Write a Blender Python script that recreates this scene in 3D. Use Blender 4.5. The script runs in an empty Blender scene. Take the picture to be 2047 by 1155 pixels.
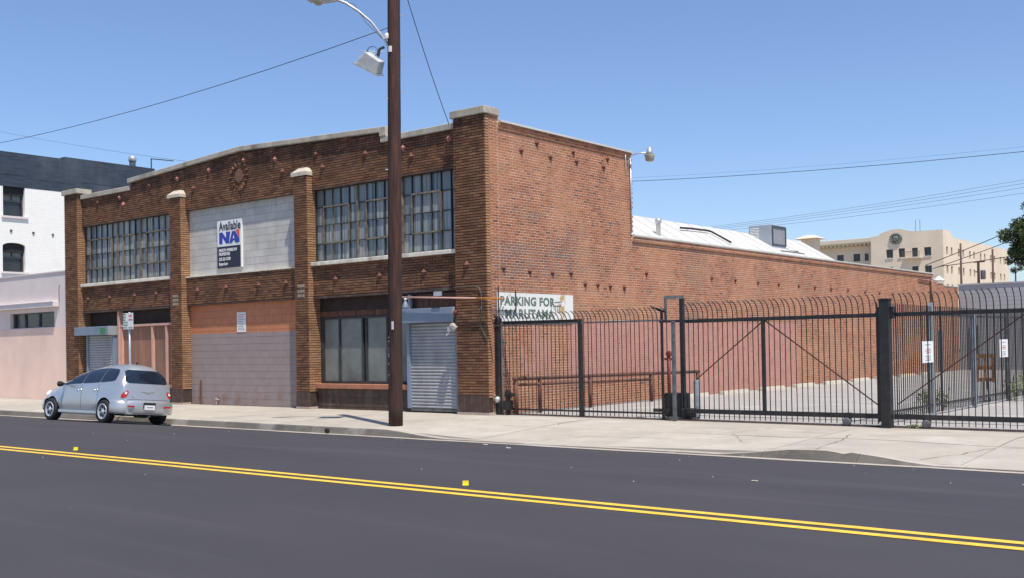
import bpy, bmesh, math, random
import numpy as np
from mathutils import Vector, Matrix
from mathutils.bvhtree import BVHTree

random.seed(7)
rng = np.random.default_rng(7)
S = bpy.context.scene
COL = S.collection

# ------------------------------------------------------------------ camera
CAM = Vector((16.35, -19.40, 1.64))
def cam_axes():
    ya, pi_, ro = -0.677548, 0.0116578, -0.0180807
    cy, sy, cp, sp, cr, sr = math.cos(ya), math.sin(ya), math.cos(pi_), math.sin(pi_), math.cos(ro), math.sin(ro)
    f = Vector((sy*cp, cy*cp, sp)); r = Vector((cy, -sy, 0)); u = r.cross(f)
    return r*cr + u*sr, -r*sr + u*cr, f
_r, _u, _f = cam_axes()
cam_data = bpy.data.cameras.new("camera"); cam = bpy.data.objects.new("camera", cam_data); COL.objects.link(cam)
M = Matrix(((_r.x, _u.x, -_f.x, CAM.x), (_r.y, _u.y, -_f.y, CAM.y), (_r.z, _u.z, -_f.z, CAM.z), (0, 0, 0, 1)))
cam.matrix_world = M
cam_data.sensor_width = 36.0
cam_data.lens = 2128.85/2047*36
cam_data.shift_y = (665.45-577.5)/2047
cam_data.clip_start = 0.1; cam_data.clip_end = 3000
S.camera = cam

# ------------------------------------------------------------------ world, sun, exposure
TO_SUN = Vector((.378, -.188, .906)).normalized()
w = bpy.data.worlds.new("World"); S.world = w; w.use_nodes = True
nt = w.node_tree; nt.nodes.clear()
sky = nt.nodes.new('ShaderNodeTexSky'); sky.sky_type = 'NISHITA'; sky.sun_disc = False
sky.sun_elevation = math.asin(TO_SUN.z); sky.sun_rotation = math.atan2(TO_SUN.x, TO_SUN.y)
sky.altitude = 80; sky.air_density = 1.0; sky.dust_density = 0.6; sky.ozone_density = 3.0
bg = nt.nodes.new('ShaderNodeBackground'); bg.inputs[1].default_value = 0.135
wo = nt.nodes.new('ShaderNodeOutputWorld')
tint = nt.nodes.new('ShaderNodeMix'); tint.data_type = 'RGBA'; tint.blend_type = 'MULTIPLY'; tint.inputs[0].default_value = 1
tint.inputs[7].default_value = (.92, .965, 1.10, 1)
nt.links.new(sky.outputs[0], tint.inputs[6]); nt.links.new(tint.outputs[2], bg.inputs[0]); nt.links.new(bg.outputs[0], wo.inputs[0])
sd = bpy.data.lights.new("sun", 'SUN'); sd.energy = 5.0; sd.angle = math.radians(0.53); sd.color = (1.0, .935, .825)
so = bpy.data.objects.new("sun", sd); COL.objects.link(so); so.location = (30, -30, 60)
so.rotation_euler = (-TO_SUN).to_track_quat('-Z', 'Y').to_euler()
S.view_settings.view_transform = 'Standard'; S.view_settings.look = 'None'
S.view_settings.exposure = 0.12; S.view_settings.gamma = 1.0; S.view_settings.use_curve_mapping = False

# ------------------------------------------------------------------ materials
MATS = {}
def newmat(name):
    m = bpy.data.materials.new(name); m.use_nodes = True
    MATS[name] = m
    return m, m.node_tree, m.node_tree.nodes['Principled BSDF']
def lk(t, a, b): t.links.new(a, b)
def noise(t, vec, scale, detail=4, rough=.55, dist=0.0):
    n = t.nodes.new('ShaderNodeTexNoise'); n.inputs['Scale'].default_value = scale
    n.inputs['Detail'].default_value = detail; n.inputs['Roughness'].default_value = rough
    n.inputs['Distortion'].default_value = dist
    if vec is not None: lk(t, vec, n.inputs['Vector'])
    return n.outputs[0]
def ramp(t, fac, stops, mode='LINEAR'):
    r = t.nodes.new('ShaderNodeValToRGB'); r.color_ramp.interpolation = mode
    els = r.color_ramp.elements
    while len(els) < len(stops): els.new(.5)
    for e, (p, c) in zip(els, stops):
        e.position = p; e.color = (*c, 1) if len(c) == 3 else c
    lk(t, fac, r.inputs[0]); return r.outputs[0]
def mix(t, fac, a, b, blend='MIX'):
    m = t.nodes.new('ShaderNodeMix'); m.data_type = 'RGBA'; m.blend_type = blend
    for s, v in ((m.inputs[0], fac), (m.inputs[6], a), (m.inputs[7], b)):
        if hasattr(v, 'node'): lk(t, v, s)
        elif isinstance(v, (int, float)): s.default_value = v
        else: s.default_value = (*v, 1)
    return m.outputs[2]
def mth(t, op, a, b=None, c=None, clamp=False):
    m = t.nodes.new('ShaderNodeMath'); m.operation = op; m.use_clamp = clamp
    for i, v in enumerate((a, b, c)):
        if v is None: continue
        if hasattr(v, 'node'): lk(t, v, m.inputs[i])
        else: m.inputs[i].default_value = v
    return m.outputs[0]
def pos(t, scale=(1, 1, 1)):
    g = t.nodes.new('ShaderNodeNewGeometry')
    m = t.nodes.new('ShaderNodeMapping'); m.inputs['Scale'].default_value = scale
    lk(t, g.outputs['Position'], m.inputs['Vector']); return m.outputs[0]
def sep(t, v):
    s = t.nodes.new('ShaderNodeSeparateXYZ'); lk(t, v, s.inputs[0]); return s.outputs
def smooth(t, x, a, b):
    m = t.nodes.new('ShaderNodeMapRange'); m.interpolation_type = 'SMOOTHSTEP'
    m.inputs['From Min'].default_value = a; m.inputs['From Max'].default_value = b
    lk(t, x, m.inputs['Value']); return m.outputs[0]
def bump(t, b, h, strength=.3, dist=.02):
    n = t.nodes.new('ShaderNodeBump'); n.inputs['Strength'].default_value = strength; n.inputs['Distance'].default_value = dist
    lk(t, h, n.inputs['Height']); lk(t, n.outputs[0], b.inputs['Normal'])
def simple(name, col, rough=.7, metal=0, var=.25, scale=3.0, bmp=.15, bscale=60, vscale=(1, 1, 1), dirt=None, rnd=0.0):
    m, t, b = newmat(name)
    p = pos(t, vscale)
    n = noise(t, p, scale, 6, .6)
    lo = tuple(c*(1-var) for c in col); hi = tuple(min(1, c*(1+var)) for c in col)
    c = ramp(t, n, [(.3, lo), (.7, hi)])
    if dirt:
        n2 = noise(t, pos(t, (1, 1, .35)), scale*.35, 6, .65)
        c = mix(t, smooth(t, n2, .5, .75), c, dirt)
    if rnd:
        oi = t.nodes.new('ShaderNodeObjectInfo')
        v = mth(t, 'MULTIPLY_ADD', oi.outputs['Random'], 2*rnd, 1-rnd)
        hsv = t.nodes.new('ShaderNodeHueSaturation'); lk(t, v, hsv.inputs['Value']); lk(t, c, hsv.inputs['Color']); c = hsv.outputs[0]
    lk(t, c, b.inputs['Base Color'])
    b.inputs['Roughness'].default_value = rough; b.inputs['Metallic'].default_value = metal
    if bmp: bump(t, b, noise(t, p, bscale, 4), bmp, .01)
    return m

def brick_mat(name, kind, source):
    """kind: front (tapestry brick) or side (common brick, partly painted); source: attribute or object"""
    m, t, b = newmat(name)
    if source == 'attr':
        a = t.nodes.new('ShaderNodeAttribute'); a.attribute_name = 'tone'; tone = a.outputs['Fac']
    else:
        a = t.nodes.new('ShaderNodeObjectInfo'); tone = a.outputs['Random']
        if kind == 'front': tone = mth(t, 'MULTIPLY', tone, .82)
    P = pos(t); x, y, z = sep(t, P)[:3]
    if kind == 'front':
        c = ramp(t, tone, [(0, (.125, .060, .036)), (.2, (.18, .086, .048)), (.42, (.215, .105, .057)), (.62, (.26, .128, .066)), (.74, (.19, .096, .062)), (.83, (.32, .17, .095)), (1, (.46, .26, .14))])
        big = noise(t, P, 1.1, 5, .6)
        c = mix(t, smooth(t, big, .45, .75), c, mix(t, .4, c, (.06, .04, .03)))
        # soot under the coping and run-off streaks
        s = mth(t, 'MULTIPLY', smooth(t, z, 6.3, 7.1), smooth(t, noise(t, pos(t, (1.6, 1.6, .25)), 1.4, 4), .4, .62))
        c = mix(t, mth(t, 'MULTIPLY', s, .55), c, (.028, .02, .016))
        flecks = smooth(t, noise(t, P, 9, 4, .7), .62, .8)  # pale flecks scattered at random over the brick
        c = mix(t, mth(t, 'MULTIPLY', flecks, .3), c, (.32, .25, .19))
    else:
        c = ramp(t, tone, [(0, (.15, .075, .055)), (.12, (.27, .098, .052)), (.4, (.35, .122, .058)), (.65, (.40, .145, .07)), (.85, (.34, .13, .075)), (1, (.43, .19, .10))])
        # clusters of grey overburnt brick
        nb = noise(t, pos(t, (1, .5, 1.3)), .9, 4, .65)
        dark = mth(t, 'MULTIPLY', smooth(t, nb, .53, .60), smooth(t, tone, .3, .6))
        c = mix(t, mth(t, 'MULTIPLY', dark, .55), c, (.16, .11, .10))
        # band of darker brick between the rows of anchors near the corner
        band = mth(t, 'MULTIPLY', smooth(t, mth(t, 'ABSOLUTE', mth(t, 'SUBTRACT', z, 3.75)), .62, .25), smooth(t, y, 6.5, 2.5))
        c = mix(t, mth(t, 'MULTIPLY', mth(t, 'MULTIPLY', band, smooth(t, tone, .25, .6)), .7), c, (.14, .095, .09))
        c = mix(t, mth(t, 'MULTIPLY', smooth(t, noise(t, P, .55, 4), .42, .62), .45), c, (.50, .235, .125))
        c = mix(t, mth(t, 'MULTIPLY', smooth(t, noise(t, pos(t, (1, 1.2, .18)), 1.6, 5), .56, .74), .35), c, (.17, .10, .075))
        c = paint(t, c, P)
    fine = noise(t, P, 45, 3)
    c = mix(t, .35, c, ramp(t, fine, [(.3, (.55, .55, .55)), (.7, (1.2, 1.2, 1.2))]), 'MULTIPLY')
    lk(t, c, b.inputs['Base Color']); b.inputs['Roughness'].default_value = .88
    b.inputs['Specular IOR Level'].default_value = .25
    bump(t, b, noise(t, P, 120, 3), .35, .006)
    return m
def paint(t, c, P, amount=1.0):
    """worn salmon paint on the lower side wall"""
    x, y, z = sep(t, P)[:3]
    edge = noise(t, P, 2.3, 5, .6)
    ze = mth(t, 'ADD', z, mth(t, 'MULTIPLY', mth(t, 'SUBTRACT', edge, .5), .12))
    m1 = smooth(t, ze, 2.30, 2.24)
    yn = mth(t, 'ADD', y, mth(t, 'MULTIPLY', mth(t, 'SUBTRACT', edge, .5), .35))
    m2 = mth(t, 'MULTIPLY', smooth(t, yn, 3.1, 3.5), smooth(t, y, 17.62, 17.58))
    patch = mth(t, 'MULTIPLY', smooth(t, mth(t, 'ABSOLUTE', mth(t, 'SUBTRACT', yn, 1.9)), .75, .45), smooth(t, noise(t, P, 1.7, 4), .40, .52))
    patch = mth(t, 'MULTIPLY', patch, smooth(t, z, .8, 1.1))
    m2 = mth(t, 'MAXIMUM', m2, patch)
    wear = smooth(t, noise(t, P, 5.5, 6, .75), .36, .46)
    lowwear = mth(t, 'MAXIMUM', smooth(t, mth(t, 'ADD', z, mth(t, 'MULTIPLY', edge, .8)), .9, 1.35), smooth(t, y, 7.5, 9.5))
    k = mth(t, 'MULTIPLY', mth(t, 'MULTIPLY', m1, m2), mth(t, 'MULTIPLY', wear, lowwear))
    k = mth(t, 'MULTIPLY', k, .88*amount)
    pc = ramp(t, noise(t, P, 3, 5), [(.3, (.47, .225, .18)), (.7, (.55, .285, .23))])
    return mix(t, k, c, pc)
brick_mat('brick_front', 'front', 'attr'); brick_mat('brick_front_single', 'front', 'obj')
brick_mat('brick_side', 'side', 'attr'); brick_mat('brick_side_single', 'side', 'obj')
m, t, b = newmat('mortar_front'); P = pos(t)
lk(t, ramp(t, noise(t, P, 4, 5), [(.35, (.028, .019, .015)), (.8, (.085, .06, .048))]), b.inputs['Base Color']); b.inputs['Roughness'].default_value = .95
m, t, b = newmat('mortar_side'); P = pos(t)
c = ramp(t, noise(t, P, 2.5, 6), [(.3, (.44, .32, .23)), (.7, (.74, .56, .42))])
lk(t, paint(t, c, P, .75), b.inputs['Base Color']); b.inputs['Roughness'].default_value = .95

simple('concrete_trim', (.42, .38, .31), .85, var=.2, scale=4, dirt=(.2, .17, .14))
simple('concrete_cap', (.52, .47, .38), .85, var=.12, scale=6)
simple('white_sill', (.72, .67, .56), .8, var=.15, scale=5, dirt=(.35, .3, .25))
m, t, b = newmat('block_white'); P = pos(t)
c = ramp(t, noise(t, P, 2.0, 5), [(.3, (.47, .45, .42)), (.7, (.56, .54, .50))])
oi = t.nodes.new('ShaderNodeObjectInfo'); hsv = t.nodes.new('ShaderNodeHueSaturation')
lk(t, mth(t, 'MULTIPLY_ADD', oi.outputs['Random'], .12, .94), hsv.inputs['Value']); lk(t, c, hsv.inputs['Color'])
c = mix(t, mth(t, 'MULTIPLY', smooth(t, noise(t, pos(t, (2, 2, .3)), 2.2, 4), .55, .75), .3), hsv.outputs[0], (.3, .26, .21))
lk(t, c, b.inputs['Base Color']); b.inputs['Roughness'].default_value = .85; bump(t, b, noise(t, P, 90, 4), .3, .006)
m, t, b = newmat('block_painted'); P = pos(t); x, y, z = sep(t, P)[:3]
up = ramp(t, noise(t, P, 2.4, 5), [(.3, (.45, .165, .075)), (.7, (.52, .20, .095))])
lo = ramp(t, noise(t, P, 2.4, 5), [(.3, (.265, .215, .205)), (.7, (.305, .25, .238))])
c = mix(t, smooth(t, z, 2.175, 2.185), lo, up)
c = mix(t, mth(t, 'MULTIPLY', smooth(t, z, .8, .0), smooth(t, noise(t, P, 3, 5), .45, .65)), c, (.25, .15, .13))
lk(t, c, b.inputs['Base Color']); b.inputs['Roughness'].default_value = .7; bump(t, b, noise(t, P, 90, 4), .25, .005)
simple('block_joint', (.26, .22, .19), .95, var=.2)
simple('block_joint_paint', (.20, .15, .14), .95, var=.2)
simple('brick_plain', (.17, .085, .05), .85, var=.5, scale=12)
simple('medallion_stone', (.30, .26, .21), .85, var=.3, scale=12)
simple('base_tile', (.075, .045, .035), .75, var=.4, scale=7, dirt=(.14, .11, .09))
simple('footing', (.42, .34, .29), .9, var=.2, scale=5)
simple('steel_frame', (.17, .135, .095), .65, var=.6, scale=5)
simple('steel_frame_dark', (.035, .035, .035), .6, var=.4, scale=5)
# dusty window glass: blinds and dirt show as vertical streaks
m, t, b = newmat('pane_dusty')
oi = t.nodes.new('ShaderNodeObjectInfo')
st = noise(t, pos(t, (9, 9, .25)), 1.6, 3, .6)
c = ramp(t, st, [(.33, (.10, .115, .125)), (.47, (.25, .27, .275)), (.64, (.40, .41, .39))])
c = mix(t, smooth(t, oi.outputs['Random'], .25, .9), c, mix(t, .5, c, (.30, .31, .30)))
c = mix(t, smooth(t, noise(t, pos(t), 2.4, 5), .45, .7), c, mix(t, .5, c, (.22, .25, .25)))
lk(t, c, b.inputs['Base Color'])
lk(t, mth(t, 'MULTIPLY_ADD', oi.outputs['Random'], .3, .22), b.inputs['Roughness'])
b.inputs['Specular IOR Level'].default_value = .4
bump(t, b, noise(t, pos(t), 1.5, 2), .12, .03)
m, t, b = newmat('pane_clear')
oi = t.nodes.new('ShaderNodeObjectInfo')
st = noise(t, pos(t, (9, 9, .22)), 1.5, 3, .6)
c = ramp(t, st, [(.33, (.045, .06, .075)), (.48, (.15, .18, .195)), (.64, (.30, .32, .32))])
c = mix(t, smooth(t, oi.outputs['Random'], .45, .95), c, (.15, .175, .18))
lk(t, c, b.inputs['Base Color']); lk(t, mth(t, 'MULTIPLY_ADD', oi.outputs['Random'], .15, .04), b.inputs['Roughness'])
b.inputs['Specular IOR Level'].default_value = .5; bump(t, b, noise(t, pos(t), 1.5, 2), .12, .03)
simple('pane_store', (.15, .165, .155), .22, var=.35, scale=1.2, bmp=0)
simple('pane_dark', (.03, .035, .04), .12, var=.4, scale=2, bmp=0)
simple('shutter_metal', (.36, .365, .375), .5, metal=.0, var=.12, scale=3, bmp=.05, dirt=(.22, .22, .22))
simple('shutter_blue', (.20, .25, .32), .55, metal=.1, var=.12, scale=2, bmp=.05)
simple('shutter_grey', (.33, .36, .39), .55, metal=.1, var=.15, scale=2, bmp=.05)
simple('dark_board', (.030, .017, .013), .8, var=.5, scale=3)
simple('rust_board', (.11, .045, .03), .8, var=.5, scale=4, vscale=(3, 3, .5))
simple('brown_board', (.30, .145, .095), .75, var=.25, scale=1.5, vscale=(2, 2, .5), dirt=(.13, .10, .075), rnd=.12)
simple('pink_batten', (.56, .33, .26), .75, var=.12, scale=4)
simple('orange_sill', (.36, .15, .085), .7, var=.2, scale=4)
simple('anchor_iron', (.15, .052, .036), .75, var=.35, scale=20)
simple('anchor_pink', (.42, .16, .13), .75, var=.3, scale=20)
simple('pole_wood', (.060, .022, .014), .8, var=.8, scale=3.2, vscale=(7, 7, .45), bmp=.5, bscale=14, dirt=(.035, .02, .015))
simple('galvanised', (.52, .54, .55), .4, metal=.6, var=.15, scale=6, bmp=.05)
simple('flood_grey', (.50, .52, .50), .5, var=.12, scale=8, bmp=.05)
simple('white_metal', (.72, .72, .70), .5, var=.1, scale=8, bmp=.05)
simple('lamp_glass', (.35, .33, .25), .25, var=.2, scale=8, bmp=0)
simple('black_iron', (.016, .015, .016), .5, var=.5, scale=8, bmp=.2, dirt=(.05, .035, .028))
simple('rust_iron', (.12, .05, .032), .75, var=.5, scale=6, dirt=(.05, .03, .02))
simple('old_steel', (.11, .115, .12), .55, metal=.2, var=.4, scale=6, dirt=(.22, .2, .18))
simple('stucco_pink', (.84, .61, .50), .92, var=.06, scale=1.2, bmp=.5, bscale=35, dirt=(.74, .53, .44))
simple('stucco_mauve', (.70, .61, .575), .92, var=.07, scale=1.2, bmp=.5, bscale=35)
simple('white_trim', (.68, .62, .60), .8, var=.06, scale=3)
simple('roof_tar', (.028, .042, .065), .8, var=.4, scale=1.4, vscale=(1, 1, 6), bmp=.5, bscale=8, dirt=(.075, .09, .11))
simple('roof_white', (.54, .53, .50), .7, var=.07, scale=.6, dirt=(.5, .48, .44), rnd=.05)
simple('roof_flat', (.25, .24, .23), .9)
simple('beige_wall', (.74, .61, .46), .9, var=.07, scale=.5, dirt=(.66, .54, .40))
simple('beige_trim', (.68, .58, .44), .9, var=.05, scale=.5)
simple('crest_stone', (.16, .18, .16), .9, var=.5, scale=3)
simple('grey_wall', (.37, .375, .385), .9, var=.08, scale=.6)
simple('rubber', (.014, .014, .015), .8, var=.3)
simple('red_plastic', (.45, .02, .015), .25, var=.15, bmp=0)
simple('red_paint', (.16, .025, .02), .5, var=.2)
simple('rim_silver', (.60, .61, .62), .35, metal=.4, var=.05, bmp=0)
simple('chrome', (.75, .75, .77), .15, metal=1, var=.05, bmp=0)
simple('yellow_paint', (.78, .49, .05), .65, var=.12, scale=9, bmp=.2, dirt=(.60, .37, .05))
simple('yellow_tab', (.85, .68, .03), .5, var=.08, bmp=0)
simple('orange_steel', (.48, .19, .035), .6, var=.3, scale=8)
simple('sign_white', (.80, .80, .78), .5, var=.03, bmp=0)
simple('sign_navy', (.017, .02, .045), .5, var=.1, bmp=0)
simple('sign_blue', (.03, .05, .36), .5, var=.08, bmp=0)
simple('sign_orange', (.72, .09, .035), .5, var=.08, bmp=0)
simple('sign_green', (.03, .22, .07), .5, var=.05, bmp=0)
simple('sign_red', (.55, .05, .05), .5, var=.05, bmp=0)
simple('letter_green', (.13, .17, .14), .7, var=.3, scale=20, bmp=0)
simple('print_grey', (.25, .25, .27), .7, var=.1, bmp=0)
simple('paper', (.75, .75, .72), .9, var=.1)
simple('grey_bollard', (.18, .21, .24), .6, var=.3, scale=6)
simple('bark', (.12, .08, .05), .9, var=.4, scale=6)
simple('dark_door', (.055, .065, .075), .6, var=.3)
simple('pole_far', (.10, .055, .04), .9, var=.3)
# worn wall sign
m, t, b = newmat('sign_worn'); P = pos(t)
c = mix(t, smooth(t, noise(t, P, 5, 6, .7), .58, .68), (.74, .74, .70), (.50, .36, .24))
y_ = sep(t, P)[1]
c = mix(t, mth(t, 'MULTIPLY', smooth(t, mth(t, 'ABSOLUTE', mth(t, 'SUBTRACT', y_, 2.95)), .22, .05), smooth(t, noise(t, P, 7, 5), .42, .55)), c, (.48, .32, .14))
lk(t, c, b.inputs['Base Color']); b.inputs['Roughness'].default_value = .7
# asphalt
m, t, b = newmat('asphalt'); P = pos(t)
c = ramp(t, noise(t, pos(t, (.35, 1, 1)), .55, 6, .6), [(.3, (.038, .035, .040)), (.7, (.050, .046, .051))])
sp = smooth(t, noise(t, P, 260, 2, .5), .62, .74)
c = mix(t, mth(t, 'MULTIPLY', sp, .35), c, (.17, .165, .16))
st = smooth(t, noise(t, pos(t, (.12, 1.8, 1)), 1.3, 5, .6), .52, .72)
c = mix(t, mth(t, 'MULTIPLY', st, .3), c, (.072, .068, .070))
yy = sep(t, P)[1]; trk = mth(t, 'MULTIPLY', smooth(t, mth(t, 'ABSOLUTE', mth(t, 'SUBTRACT', yy, -8.1)), .55, .1), smooth(t, noise(t, pos(t, (.2, 1, 1)), 1.5, 4), .35, .6))
c = mix(t, mth(t, 'MULTIPLY', trk, .35), c, (.070, .066, .068))
c = mix(t, mth(t, 'MULTIPLY', smooth(t, noise(t, P, 1.9, 6, .7), .62, .72), .4), c, (.028, .026, .028))
lk(t, c, b.inputs['Base Color']); b.inputs['Roughness'].default_value = .8
bump(t, b, noise(t, P, 170, 3, .7), .55, .006)
# concrete paving
def conc(name, a, bcol, rnd, stain):
    m, t, b = newmat(name); P = pos(t)
    c = ramp(t, noise(t, P, 1.1, 6, .6), [(.3, a), (.7, bcol)])
    oi = t.nodes.new('ShaderNodeObjectInfo'); hsv = t.nodes.new('ShaderNodeHueSaturation')
    lk(t, mth(t, 'MULTIPLY_ADD', oi.outputs['Random'], 2*rnd, 1-rnd), hsv.inputs['Value']); lk(t, c, hsv.inputs['Color']); c = hsv.outputs[0]
    c = mix(t, mth(t, 'MULTIPLY', smooth(t, noise(t, P, 5, 7, .7), .52, .72), stain), c, (.22, .19, .16))
    c = mix(t, mth(t, 'MULTIPLY', smooth(t, noise(t, pos(t, (.35, 2.2, 1)), 1.3, 7, .7), .55, .68), stain*.8), c, (.24, .21, .175))
    c = mix(t, mth(t, 'MULTIPLY', smooth(t, noise(t, pos(t), .8, 3, .5), .55, .68), .25), c, (.60, .57, .53))
    c = mix(t, mth(t, 'MULTIPLY', smooth(t, noise(t, P, 14, 4, .6), .66, .72), stain*1.3), c, (.10, .09, .08))
    c = mix(t, .25, c, ramp(t, noise(t, P, 90, 3), [(.3, (.7, .7, .7)), (.7, (1.15, 1.15, 1.15))]), 'MULTIPLY')
    lk(t, c, b.inputs['Base Color']); b.inputs['Roughness'].default_value = .9
    bump(t, b, noise(t, P, 70, 4), .3, .006)
conc('concrete_walk', (.375, .338, .282), (.46, .417, .35), .05, .35)
conc('concrete_kerb', (.095, .086, .075), (.155, .14, .12), .12, .6)
conc('concrete_broken', (.075, .068, .058), (.125, .112, .095), .1, .5)
conc('concrete_gutter', (.36, .32, .27), (.46, .41, .35), .05, .4)
conc('lot_paving', (.31, .295, .275), (.385, .365, .34), .0, .3)
simple('joint_dirt', (.09, .075, .06), .95)
simple('far_ground', (.30, .28, .25), .95)
# white painted brick of the old building
m, t, b = newmat('white_brick'); P = pos(t); x, y, z = sep(t, P)[:3]
bt = t.nodes.new('ShaderNodeTexBrick'); cmb = t.nodes.new('ShaderNodeCombineXYZ'); lk(t, y, cmb.inputs[0]); lk(t, z, cmb.inputs[1]); lk(t, cmb.outputs[0], bt.inputs[0])
bt.inputs['Scale'].default_value = 1; bt.inputs['Brick Width'].default_value = .22; bt.inputs['Row Height'].default_value = .075; bt.inputs['Mortar Size'].default_value = .008
bt.inputs['Color1'].default_value = (.88, .86, .80, 1); bt.inputs['Color2'].default_value = (.84, .82, .77, 1); bt.inputs['Mortar'].default_value = (.72, .70, .66, 1)
c = mix(t, mth(t, 'MULTIPLY', smooth(t, noise(t, P, 1.2, 6), .55, .75), .25), bt.outputs[0], (.55, .52, .47))
lk(t, c, b.inputs['Base Color']); b.inputs['Roughness'].default_value = .85
# car paint
m, t, b = newmat('car_paint'); b.inputs['Base Color'].default_value = (.60, .60, .595, 1); b.inputs['Metallic'].default_value = .7
b.inputs['Roughness'].default_value = .36; b.inputs['Coat Weight'].default_value = .6; b.inputs['Coat Roughness'].default_value = .08
m, t, b = newmat('car_glass'); b.inputs['Base Color'].default_value = (.012, .018, .03, 1); b.inputs['Roughness'].default_value = .06; b.inputs['Specular IOR Level'].default_value = .8
# leaves
def leafmat(name, a, c2):
    m, t, b = newmat(name)
    at = t.nodes.new('ShaderNodeAttribute'); at.attribute_name = 'tone'
    lk(t, ramp(t, at.outputs['Fac'], [(0, a), (1, c2)]), b.inputs['Base Color']); b.inputs['Roughness'].default_value = .65
    b.inputs['Specular IOR Level'].default_value = .2
leafmat('leaf_tree', (.022, .042, .016), (.10, .13, .045))
leafmat('leaf_weed', (.12, .15, .07), (.30, .32, .17))
def mt(n): return MATS[n]

# ------------------------------------------------------------------ mesh builder
class MB:
    def __init__(s): s.v = []; s.f = []; s.mi = []
    def poly(s, pts, mi=0):
        n = len(s.v); s.v += [tuple(p) for p in pts]; s.f.append(tuple(range(n, n+len(pts)))); s.mi.append(mi)
    def box(s, x0, x1, y0, y1, z0, z1, mi=0):
        if x0 > x1: x0, x1 = x1, x0
        if y0 > y1: y0, y1 = y1, y0
        n = len(s.v)
        s.v += [(x0, y0, z0), (x1, y0, z0), (x1, y1, z0), (x0, y1, z0), (x0, y0, z1), (x1, y0, z1), (x1, y1, z1), (x0, y1, z1)]
        for f in ((0, 3, 2, 1), (4, 5, 6, 7), (0, 1, 5, 4), (1, 2, 6, 5), (2, 3, 7, 6), (3, 0, 4, 7)):
            s.f.append(tuple(n+i for i in f)); s.mi.append(mi)
        return s
    def bar(s, p, q, w, h=None, mi=0):
        """rectangular bar from p to q"""
        p, q = Vector(p), Vector(q); d = (q-p).normalized(); h = h or w
        a = d.cross(Vector((0, 0, 1)))
        if a.length < 1e-3: a = Vector((1, 0, 0))
        a.normalize(); b_ = a.cross(d).normalized(); n = len(s.v)
        for c in (p, q):
            for i, j in ((-1, -1), (1, -1), (1, 1), (-1, 1)): s.v.append(tuple(c+a*(i*w/2)+b_*(j*h/2)))
        for f in ((0, 1, 2, 3), (7, 6, 5, 4), (0, 4, 5, 1), (1, 5, 6, 2), (2, 6, 7, 3), (3, 7, 4, 0)):
            s.f.append(tuple(n+i for i in f)); s.mi.append(mi)
        return s
    def tube(s, pts, r, n=8, mi=0, cap=True):
        pts = [Vector(p) for p in pts]; rs = r if isinstance(r, (list, tuple)) else [r]*len(pts)
        base = len(s.v); prev = None
        for i, p in enumerate(pts):
            d = (pts[min(i+1, len(pts)-1)]-pts[max(i-1, 0)]).normalized()
            if prev is None:
                a = d.cross(Vector((0, 0, 1)))
                if a.length < 1e-3: a = Vector((1, 0, 0))
            else: a = prev-d*prev.dot(d)
            a.normalize(); prev = a; b_ = d.cross(a)
            for k in range(n):
                an = 2*math.pi*(k+.5)/n; s.v.append(tuple(p+(a*math.cos(an)+b_*math.sin(an))*rs[i]))
        for i in range(len(pts)-1):
            for k in range(n):
                a0 = base+i*n+k; a1 = base+i*n+(k+1) % n
                s.f.append((a0, a1, a1+n, a0+n)); s.mi.append(mi)
        if cap:
            s.f.append(tuple(base+k for k in reversed(range(n)))); s.mi.append(mi)
            e = base+(len(pts)-1)*n; s.f.append(tuple(e+k for k in range(n))); s.mi.append(mi)
        return s
    def lathe(s, prof, o=(0, 0, 0), axis='z', n=24, mi=0):
        base = len(s.v); o = Vector(o)
        for (r, h) in prof:
            for k in range(n):
                a = 2*math.pi*k/n; c, d = r*math.cos(a), r*math.sin(a)
                p = {'z': (c, d, h), 'y': (c, h, -d), 'x': (h, c, d)}[axis]; s.v.append(tuple(o+Vector(p)))
        for i in range(len(prof)-1):
            for k in range(n):
                a0 = base+i*n+k; a1 = base+i*n+(k+1) % n
                s.f.append((a0, a1, a1+n, a0+n)); s.mi.append(mi)
        return s
    def prism(s, outline, y0, y1, axis='y', mi=0):
        """outline of (a,b) extruded along an axis"""
        def P(a, b_, h): return {'y': (a, h, b_), 'x': (h, a, b_), 'z': (a, b_, h)}[axis]
        n = len(s.v); k = len(outline)
        s.v += [P(a, b_, y0) for a, b_ in outline]+[P(a, b_, y1) for a, b_ in outline]
        s.f.append(tuple(n+i for i in range(k))); s.f.append(tuple(n+k+i for i in reversed(range(k)))); s.mi += [mi, mi]
        for i in range(k):
            j = (i+1) % k; s.f.append((n+i, n+k+i, n+k+j, n+j)); s.mi.append(mi)
        return s
    def mesh(s, name, mats, smooth=False, fix=False):
        me = bpy.data.meshes.new(name); me.from_pydata(s.v, [], s.f)
        for m_ in (mats if isinstance(mats, (list, tuple)) else [mats]): me.materials.append(mt(m_) if isinstance(m_, str) else m_)
        if any(s.mi): me.polygons.foreach_set('material_index', s.mi)
        if fix:
            bm = bmesh.new(); bm.from_mesh(me); bmesh.ops.recalc_face_normals(bm, faces=bm.faces); bm.to_mesh(me); bm.free()
        if smooth: me.polygons.foreach_set('use_smooth', [True]*len(me.polygons))
        me.update(); return me
    def obj(s, name, mats, parent=None, smooth=False, fix=True, loc=None):
        return link(name, s.mesh(name, mats, smooth, fix), parent, loc)
def link(name, me, parent=None, loc=None):
    o = bpy.data.objects.new(name, me); COL.objects.link(o)
    if parent is not None:
        o.parent = parent
    if loc is not None: o.location = loc
    return o
def tag(o, label=None, cat=None, group=None, kind=None):
    if label: o['label'] = label
    if cat: o['category'] = cat
    if group: o['group'] = group
    if kind: o['kind'] = kind
    return o
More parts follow.
